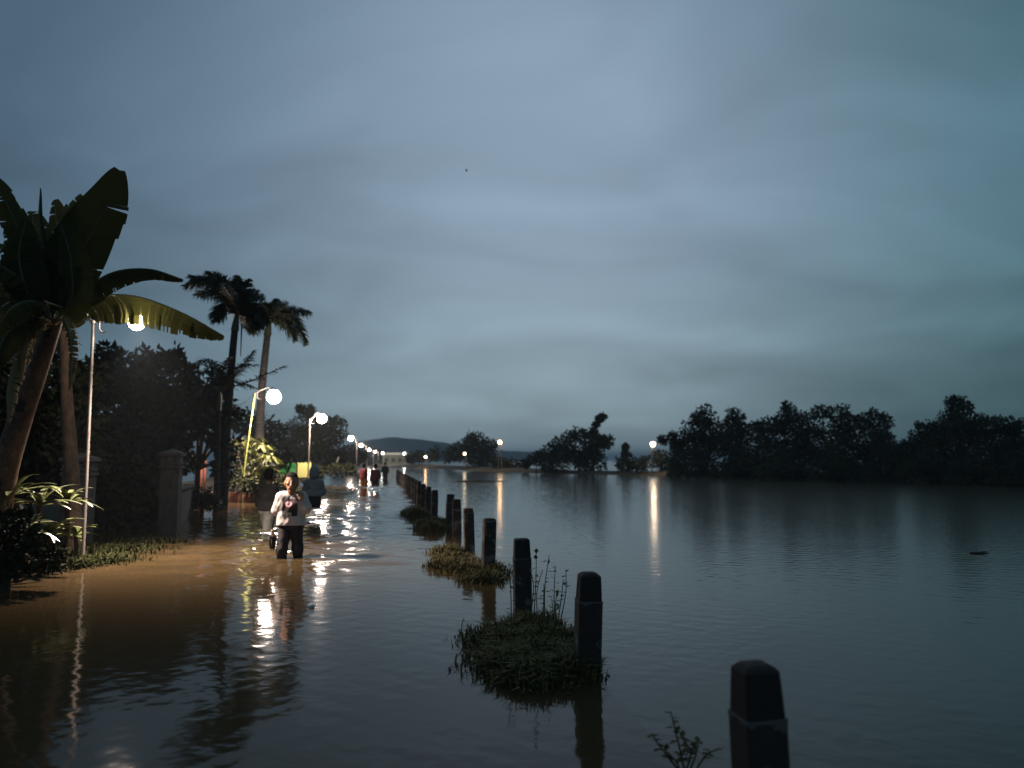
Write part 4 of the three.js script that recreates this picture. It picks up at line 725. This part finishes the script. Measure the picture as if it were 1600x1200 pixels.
// joints in metres above the road bed, facing +z, their right at -x; S scales the figure
function person(label, pos, turn, J, wear, cell, bed = -0.3) {
  const root = thing('person', label, 'person', V(pos.x, bed, pos.z)); root.rotation.y = turn;
  const torso = [[J.hipR, J.hipL, 0.095, 0.095], [[0, J.hipR[1] + 0.03, J.lean * 0.2], [0, J.chest[1] - 0.12, J.chest[2]], 0.102, 0.106], [[-0.075, J.chest[1] - 0.04, J.chest[2]], [0.075, J.chest[1] - 0.04, J.chest[2]], 0.096, 0.096], [[-0.10, J.chest[1] + 0.07, J.chest[2] - 0.01], [0.10, J.chest[1] + 0.07, J.chest[2] - 0.01], 0.075, 0.075], [[0, J.chest[1] + 0.08, J.chest[2] - 0.01], J.head.map((v, i) => v - [0, 0.08, 0.015][i]), 0.062, 0.052]];
  const arms = [], legs = [];
  for (const s of ['R', 'L']) {
    arms.push([J['sh' + s], J['el' + s], 0.052, 0.042], [J['el' + s], J['wr' + s], 0.041, 0.027]);
    legs.push([J['hip' + s], J['kn' + s], 0.085, 0.056], [J['kn' + s], J['an' + s], 0.054, 0.036], [J['an' + s], [J['an' + s][0], 0.03, J['an' + s][2] + 0.14], 0.04, 0.032]);
  }
  const h = J.head, yaw = J.yaw ?? 0, cy = Math.cos(yaw), sy = Math.sin(yaw), HK = wear.headScale ?? 1, hp = (x, y, z) => [h[0] + HK * (x * cy + z * sy), h[1] + HK * y, h[2] + HK * (z * cy - x * sy)];
  const inHead = (f) => (x, y, z) => { const X = x - h[0], Z = z - h[2]; return f(X * cy - Z * sy, y - h[1], X * sy + Z * cy); };
  const HS = wear.headScale ?? 1, skull = ((f) => (x, y, z) => f(x / HS, y / HS, z / HS) * HS)(blend([ell([0, 0.025, -0.012], [0.076, 0.098, 0.092]), ell([0, -0.045, 0.022], [0.056, 0.068, 0.066]), cap([[0, 0.012, 0.085], [0, -0.028, 0.098], 0.007, 0.014]), cap([[-0.04, -0.005, 0.062], [0.04, -0.005, 0.062], 0.02, 0.02]), cap([[-0.022, -0.062, 0.08], [0.022, -0.062, 0.08], 0.008, 0.008]), cap([[0, -0.1, 0.055], [0, -0.1, 0.06], 0.022, 0.02]), ell([-0.08, -0.01, -0.005], [0.012, 0.032, 0.02]), ell([0.08, -0.01, -0.005], [0.012, 0.032, 0.02]), cap([[0, -0.06, -0.01], [0, -0.15, -0.02], 0.05, 0.052])], 0.008));
  const all = bones([...torso, ...arms, ...legs], 0.022), lo = [-0.75, -0.02, -0.6], hi = [0.75, h[1] - 0.02, 0.6];
  const box3 = (pts, m) => [[0, 1, 2].map((k) => Math.min(...pts.map((p) => p[k])) - m), [0, 1, 2].map((k) => Math.max(...pts.map((p) => p[k])) + m)];
  const js = Object.values(J).filter(Array.isArray), [bl, bh] = box3(js, 0.17); bl[1] = -0.03; bh[1] = h[1] - 0.05;
  const parts = [surfaceNet((x, y, z) => Math.min(all(x, y, z), 1), bl, bh, cell), surfaceNet(inHead(skull), [h[0] - 0.17, h[1] - 0.19, h[2] - 0.18], [h[0] + 0.17, h[1] + 0.19, h[2] + 0.19], Math.min(cell, 0.007))];
  for (const s of ['R', 'L']) if (J['hand' + s]) { const hb = handBones(J['wr' + s], ...J['hand' + s]), [a, b] = box3(hb.flatMap((q) => [q[0], q[1]]), 0.03); parts.push(surfaceNet(bones(hb, 0.004), a, b, Math.min(cell * 0.5, 0.005))); }
  mesh('body', parts, wear.skin ?? M.skin, root);
  // hair and eyes
  if (wear.hair !== false) { const hs = (X, Y, Z) => { const x = X / HS, y = Y / HS, z = Z / HS, d = blend([ell([0, 0.032, -0.018], [0.086, 0.108, 0.102]), ell([0, -0.02, -0.05], [0.074, 0.08, 0.06])], 0.012)(x, y, z); const front = 0.045 - (y - 0.02) * 0.9; return Math.max(d + 0.004 * perlin.noise(x * 60, y * 60, z * 60), z - (y > 0.075 ? 0.09 : 0.012), -(y + 0.075)) * HS; }; mesh('hair', surfaceNet(inHead(hs), [h[0] - 0.15, h[1] - 0.13, h[2] - 0.2], [h[0] + 0.15, h[1] + 0.2, h[2] + 0.15], Math.min(cell, 0.008)), M.hair, root); }
  if (wear.face) mesh('eyes', [-1, 1].flatMap((s) => [new THREE.SphereGeometry(0.011, 10, 8).translate(...hp(s * 0.03, 0.0, 0.079)), new THREE.BoxGeometry(0.034, 0.007, 0.01).translate(...hp(s * 0.031, 0.024, 0.08))]), M.eye, root);
  // clothes
  const lim = (f, tests) => (x, y, z) => { let d = f(x, y, z); for (const t of tests) d = Math.max(d, t(x, y, z)); return d; };
  const plane = (p, n) => { const v = V(...n).normalize(); return (x, y, z) => (x - p[0]) * v.x + (y - p[1]) * v.y + (z - p[2]) * v.z; };
  const mixp = (a, b, t) => a.map((v, i) => v + (b[i] - v) * t);
  const T = wear.top, B = wear.bottom;
  const slv = T.sleeve;                                                 // 0..1 upper arm, 1..2 down the forearm
  const sleeves = ['R', 'L'].flatMap((s) => { const a = J['sh' + s], e = J['el' + s], w = J['wr' + s], g = T.loose; return slv <= 1 ? [[a, mixp(a, e, slv), 0.058 + g, 0.060 + g]] : [[a, e, 0.056 + g, 0.052 + g], [e, mixp(e, w, slv - 1), 0.05 + g, 0.042 + g * 0.6]]; });
  const hemLow = [[[-0.085, T.hem, 0.0], [0.085, T.hem, 0.0], 0.102 + T.loose + (T.flare ?? 0), 0.102 + T.loose + (T.flare ?? 0)], [[-0.075, J.hipR[1] + 0.1, J.lean * 0.3], [0.075, J.hipR[1] + 0.1, J.lean * 0.3], 0.102 + T.loose, 0.102 + T.loose]];
  const wr = (x, y, z) => 0.009 * perlin.noise(x * 9, y * 7, z * 9) + 0.007 * perlin.noise(x * 22 + 3, y * 13, z * 22);
  const ts = bones([...torso.slice(0, 4).map(([a, b, r0, r1]) => [a, b, r0 + T.loose, r1 + T.loose]), ...sleeves, ...hemLow], 0.022);
  const cuts = [plane([0, T.hem, 0], [0, -1, T.hemTilt ?? 0]), plane([0, J.chest[1] + (T.collar ?? 0.145), J.chest[2]], [0, 1, 0.25])];
  if (slv <= 1) for (const s of ['R', 'L']) { const a = J['sh' + s], e = J['el' + s], n = e.map((v, i) => v - a[i]); cuts.push(((pl, c) => (x, y, z) => (Math.hypot(x - c[0], y - c[1], z - c[2]) < 0.13 ? pl(x, y, z) : -1))(plane(mixp(a, e, slv), n), mixp(a, e, slv))); }
  if (slv <= 1) { /* keep the sleeve caps from swallowing the body cut */ }
  const shirtSDF = lim((x, y, z) => ts(x, y, z) + wr(x, y, z), cuts.slice(0, 2));
  const [tl, th] = box3([...js.filter((p) => p[1] > T.hem - 0.05), [0, T.hem, 0]], 0.2); tl[1] = T.hem - 0.03; th[1] = h[1] + 0.02;
  const top = mesh(T.name, surfaceNet(shirtSDF, tl, th, cell), T.mat, root);
  if (T.hood) { const hd = (x, y, z) => { const o = blend([ell([0, 0.03, -0.03], [0.115, 0.135, 0.125]), ell([0, -0.08, -0.04], [0.12, 0.1, 0.11]), cap([[0, 0.12, -0.02], [0.03, 0.175, -0.03], 0.045, 0.012])], 0.02)(x, y, z), i = ell([0, -0.01, 0.06], [0.072, 0.105, 0.12])(x, y, z); return Math.max(o, -i); }; mesh('hood', surfaceNet(inHead(hd), [h[0] - 0.17, h[1] - 0.22, h[2] - 0.2], [h[0] + 0.17, h[1] + 0.24, h[2] + 0.17], cell), T.mat, top); }
  const legSet = ['R', 'L'].flatMap((s) => { const a = J['hip' + s], k = J['kn' + s], n = J['an' + s], g = B.loose; return B.len <= 1 ? [[a, mixp(a, k, B.len), 0.090 + g, 0.076 + g]] : [[a, k, 0.088 + g, 0.066 + g], [k, mixp(k, n, B.len - 1), 0.065 + g, 0.052 + g]]; });
  const bs = bones([[J.hipR, J.hipL, 0.108, 0.108], ...legSet], 0.014), yEnd = Math.min(...legSet.map((b) => b[1][1])) - 0.0;
  mesh(B.name, surfaceNet((x, y, z) => Math.max(bs(x, y, z) + wr(x, y, z), y - (J.hipR[1] + 0.13), yEnd - y), [-0.45, yEnd - 0.04, -0.5], [0.45, J.hipR[1] + 0.18, 0.5], cell), B.mat, root);
  return { root, top, shirtSDF, J };
}
const stand = (o = {}) => ({ lean: 0, hipR: [-0.078, 0.80, 0], hipL: [0.078, 0.80, 0], chest: [0, 1.12, 0.0], head: [0, 1.42, 0.035], shR: [-0.152, 1.185, 0], shL: [0.152, 1.185, 0], elR: [-0.21, 0.92, -0.02], elL: [0.21, 0.92, -0.02], wrR: [-0.235, 0.69, 0.06], wrL: [0.235, 0.69, 0.06], knR: [-0.10, 0.42, 0.04], knL: [0.10, 0.42, 0.03], anR: [-0.105, 0.06, -0.02], anL: [0.105, 0.06, -0.03], handR: [[0, -1, 0.15], [1, 0, 0.2], 0.35], handL: [[0, -1, 0.15], [-1, 0, 0.2], 0.35], ...o });
{
  // in the white shirt, wading towards the camera, one hand at the chin
  const p = V((459 - 800) / F * 11.7, 0, -11.7), J = stand({ head: [0.0, 1.40, 0.05], yaw: 0.12, elL: [0.25, 0.96, 0.06], wrL: [0.165, 1.16, 0.17], handL: [[-0.45, 1, -0.2], [-0.3, -0.1, -1], 0.5], elR: [-0.235, 0.92, 0.0], wrR: [-0.255, 0.70, 0.08], handR: [[0, -1, 0.1], [1, 0, 0.1], 0.95], knR: [-0.105, 0.42, 0.10], anR: [-0.11, 0.06, 0.02], knL: [0.115, 0.42, 0.05], anL: [0.12, 0.06, -0.08] });
  const { root, top, shirtSDF } = person('person in white printed t-shirt wading towards the camera, hand at chin', p, 0.14, J, { face: true, headScale: 1.18, top: { name: 'shirt', sleeve: 0.72, loose: 0.02, hem: 0.765, flare: 0.0, hemTilt: 0.05, mat: cloth(0.50, 0.445, 0.43) }, bottom: { name: 'trousers', len: 1.55, loose: 0.014, mat: cloth(0.022, 0.017, 0.019) } }, 0.013);
  // the print on the chest: a thin film following the cloth
  const c = document.createElement('canvas'); c.width = 128; c.height = 160; const x = c.getContext('2d');
  x.fillStyle = '#3a2e30'; x.fillRect(0, 0, 128, 160); x.fillStyle = '#4a3437'; x.fillRect(6, 8, 116, 78); x.fillStyle = '#2c2827'; x.fillRect(0, 92, 128, 68);
  x.fillStyle = '#d9aeb0'; x.beginPath(); x.ellipse(52, 46, 30, 27, 0, 0, 7); x.fill(); x.fillStyle = '#7a5558'; x.beginPath(); x.ellipse(52, 46, 10, 14, 0, 0, 7); x.fill(); x.fillStyle = '#e6c9c6'; x.beginPath(); x.ellipse(52, 38, 5, 5, 0, 0, 7); x.fill();
  const tx = new THREE.CanvasTexture(c); tx.colorSpace = THREE.SRGBColorSpace;
  const g = new THREE.PlaneGeometry(0.22, 0.25, 22, 25), q = g.attributes.position;
  for (let i = 0; i < q.count; i++) { const X = q.getX(i) - 0.005, Y = q.getY(i) + 1.035; let z = 0.32; for (let k = 0; k < 200; k++) { const d = shirtSDF(X, Y, z); if (d < 0.0012) break; z -= Math.max(0.001, d * 0.5); } q.setXYZ(i, X, Y, z + 0.004); }
  g.computeVertexNormals(); mesh('shirt_print', g, std({ map: tx, roughness: 0.85 }), top);
  // dark sandals carried in the right hand
  const w = V(-0.255, 0.60, 0.09).applyAxisAngle(V(0, 1, 0), 0.14).add(root.position), sn = thing('sandals', 'dark sandals held in the hand of the wading person in white', 'sandals', w);
  for (const s of [0, 1]) { const sh = new THREE.Shape(); sh.absellipse(0, 0, 0.038, 0.115, 0, 6.283); const sole = mesh('sole', new THREE.ExtrudeGeometry(sh, { depth: 0.016, bevelEnabled: true, bevelSize: 0.004, bevelThickness: 0.004, bevelSegments: 2 }).rotateY(0.5 + s * 0.5).translate(s * 0.022, -0.055, 0.01), cloth(0.03, 0.022, 0.02), sn); mesh('strap', tube([V(-0.03 + s * 0.03, -0.01, 0.02), V(s * 0.03, 0.02, 0.05), V(0.03 + s * 0.03, -0.01, 0.02)], 0.007, 0.007, 6), cloth(0.05, 0.03, 0.025), sole); }
}
{
  const p = V((423 - 800) / F * 14.4, 0, -14.4), J = stand({ head: [0, 1.45, 0.03], chest: [0, 1.14, 0], shR: [-0.158, 1.2, 0], shL: [0.158, 1.2, 0], elR: [-0.22, 0.95, 0.02], wrR: [-0.2, 0.78, 0.16], elL: [0.24, 0.95, 0], wrL: [0.2, 0.76, 0.12], knR: [-0.06, 0.42, -0.06], anR: [-0.04, 0.06, -0.22], knL: [0.06, 0.42, 0.10], anL: [0.03, 0.06, 0.06] });
  person('person in dark jacket and grey shorts walking behind the one in white', p, Math.PI - 0.5, J, { skin: std({ color: rgb(0.16, 0.085, 0.05), roughness: 0.6 }), top: { name: 'jacket', sleeve: 1.9, loose: 0.016, hem: 0.82, mat: cloth(0.016, 0.015, 0.015) }, bottom: { name: 'shorts', len: 0.95, loose: 0.018, mat: cloth(0.20, 0.20, 0.18) } }, 0.016);
}
{
  const p = V((493 - 800) / F * 19, 0, -19), J = stand({ head: [0.0, 1.44, 0.04], chest: [0, 1.13, 0.02], shR: [-0.16, 1.19, 0], shL: [0.16, 1.19, 0], elR: [-0.22, 0.97, 0.04], wrR: [-0.14, 0.92, 0.22], elL: [0.22, 0.97, 0.04], wrL: [0.14, 0.9, 0.22], knR: [-0.10, 0.42, 0.12], anR: [-0.13, 0.08, -0.10], knL: [0.10, 0.42, 0.02], anL: [0.11, 0.06, 0.0] });
  person('person in grey hooded jacket seen from behind, wading right of the one in white', p, Math.PI + 0.25, J, { hair: false, top: { name: 'jacket', sleeve: 1.95, loose: 0.02, hem: 0.86, hood: true, mat: cloth(0.17, 0.185, 0.19, 0.7) }, bottom: { name: 'shorts', len: 0.62, loose: 0.01, mat: cloth(0.03, 0.025, 0.025) } }, 0.018);
}
{
  const p = V((588 - 800) / F * 37, 0, -37), J = stand({ knR: [-0.09, 0.42, 0.06], elR: [-0.2, 0.93, 0], wrR: [-0.13, 0.85, 0.2] });
  person('person in dark red raincoat walking away down the flooded road', p, Math.PI + 0.1, J, { top: { name: 'raincoat', sleeve: 1.8, loose: 0.012, hem: 0.50, flare: 0.02, mat: cloth(0.11, 0.012, 0.02, 0.6) }, bottom: { name: 'shorts', len: 0.9, loose: 0.0, mat: cloth(0.03, 0.02, 0.02) } }, 0.03);
}
{
  const p = V((570 - 800) / F * 40, 0, -40), J = stand({ elL: [0.26, 0.95, 0.05], wrL: [0.2, 0.9, 0.25] });
  person('person in red top and orange shorts left of the red raincoat', p, Math.PI - 0.4, J, { top: { name: 'shirt', sleeve: 0.8, loose: 0.015, hem: 0.76, mat: cloth(0.20, 0.025, 0.02) }, bottom: { name: 'shorts', len: 1.2, loose: 0.035, mat: cloth(0.42, 0.17, 0.05) } }, 0.03);
}
{
  const p = V((603 - 800) / F * 58, 0, -58), J = stand({ knR: [-0.09, 0.42, 0.08] });
  person('small dark figure walking farthest along the flooded road', p, Math.PI, J, { top: { name: 'jacket', sleeve: 1.8, loose: 0.03, hem: 0.74, mat: cloth(0.02, 0.02, 0.025) }, bottom: { name: 'trousers', len: 1.8, loose: 0.02, mat: cloth(0.02, 0.02, 0.02) } }, 0.035);
}

// ---------------------------------------------------------------- floating bits and a bird
{
  const w = at(487, 942, 7.77).setY(0), g = new THREE.IcosahedronGeometry(0.032, 3), p = g.attributes.position;
  for (let i = 0; i < p.count; i++) { const k = 1 + 0.12 * perlin.noise(p.getX(i) * 60, p.getY(i) * 60, p.getZ(i) * 60); p.setXYZ(i, p.getX(i) * k, p.getY(i) * k * 0.7, p.getZ(i) * k); } g.computeVertexNormals();
  const m = tag(mesh('foam_piece', g, std({ color: rgb(0.9, 0.88, 0.85), roughness: 0.6 })), 'small white foam piece floating on the road water', 'foam'); m.position.copy(w).setY(0.012);
  const b = at(1530, 862, 12.1).setY(0.01), t = thing('driftwood', 'dark piece of driftwood floating at the far right of the water', 'driftwood', b);
  mesh('log', tube([V(-0.14, -0.012, 0), V(-0.05, 0.0, 0.02), V(0.06, -0.002, 0), V(0.15, -0.014, -0.02)], 0.026, 0.014, 8), M.bark, t); mesh('twig', tube([V(0.0, 0.005, 0.01), V(0.05, 0.03, 0.03), V(0.1, 0.025, 0.06)], 0.009, 0.004, 5), M.bark, t);
}
{
  const b = at(729, 267, 60), t = thing('bird', 'tiny dark bird high in the cloudy sky', 'bird', b), m = std({ color: rgb(0.02, 0.02, 0.02), roughness: 0.8 });
  mesh('body', new THREE.SphereGeometry(0.05, 12, 8).scale(2.0, 0.8, 0.8), m, t);
  for (const s of [-1, 1]) { const T = new Tris(); T.quad(V(0.05, 0.02, 0.02 * s), V(-0.05, 0.02, 0.02 * s), V(-0.06, 0.09, 0.16 * s), V(0.03, 0.1, 0.16 * s)); T.tri(V(0.03, 0.1, 0.16 * s), V(-0.06, 0.09, 0.16 * s), V(-0.08, 0.06, 0.3 * s)); const g = T.build(); g.deleteAttribute('color'); m.side = THREE.DoubleSide; mesh('wing', g, m, t); }
}

renderer.render(scene, camera);
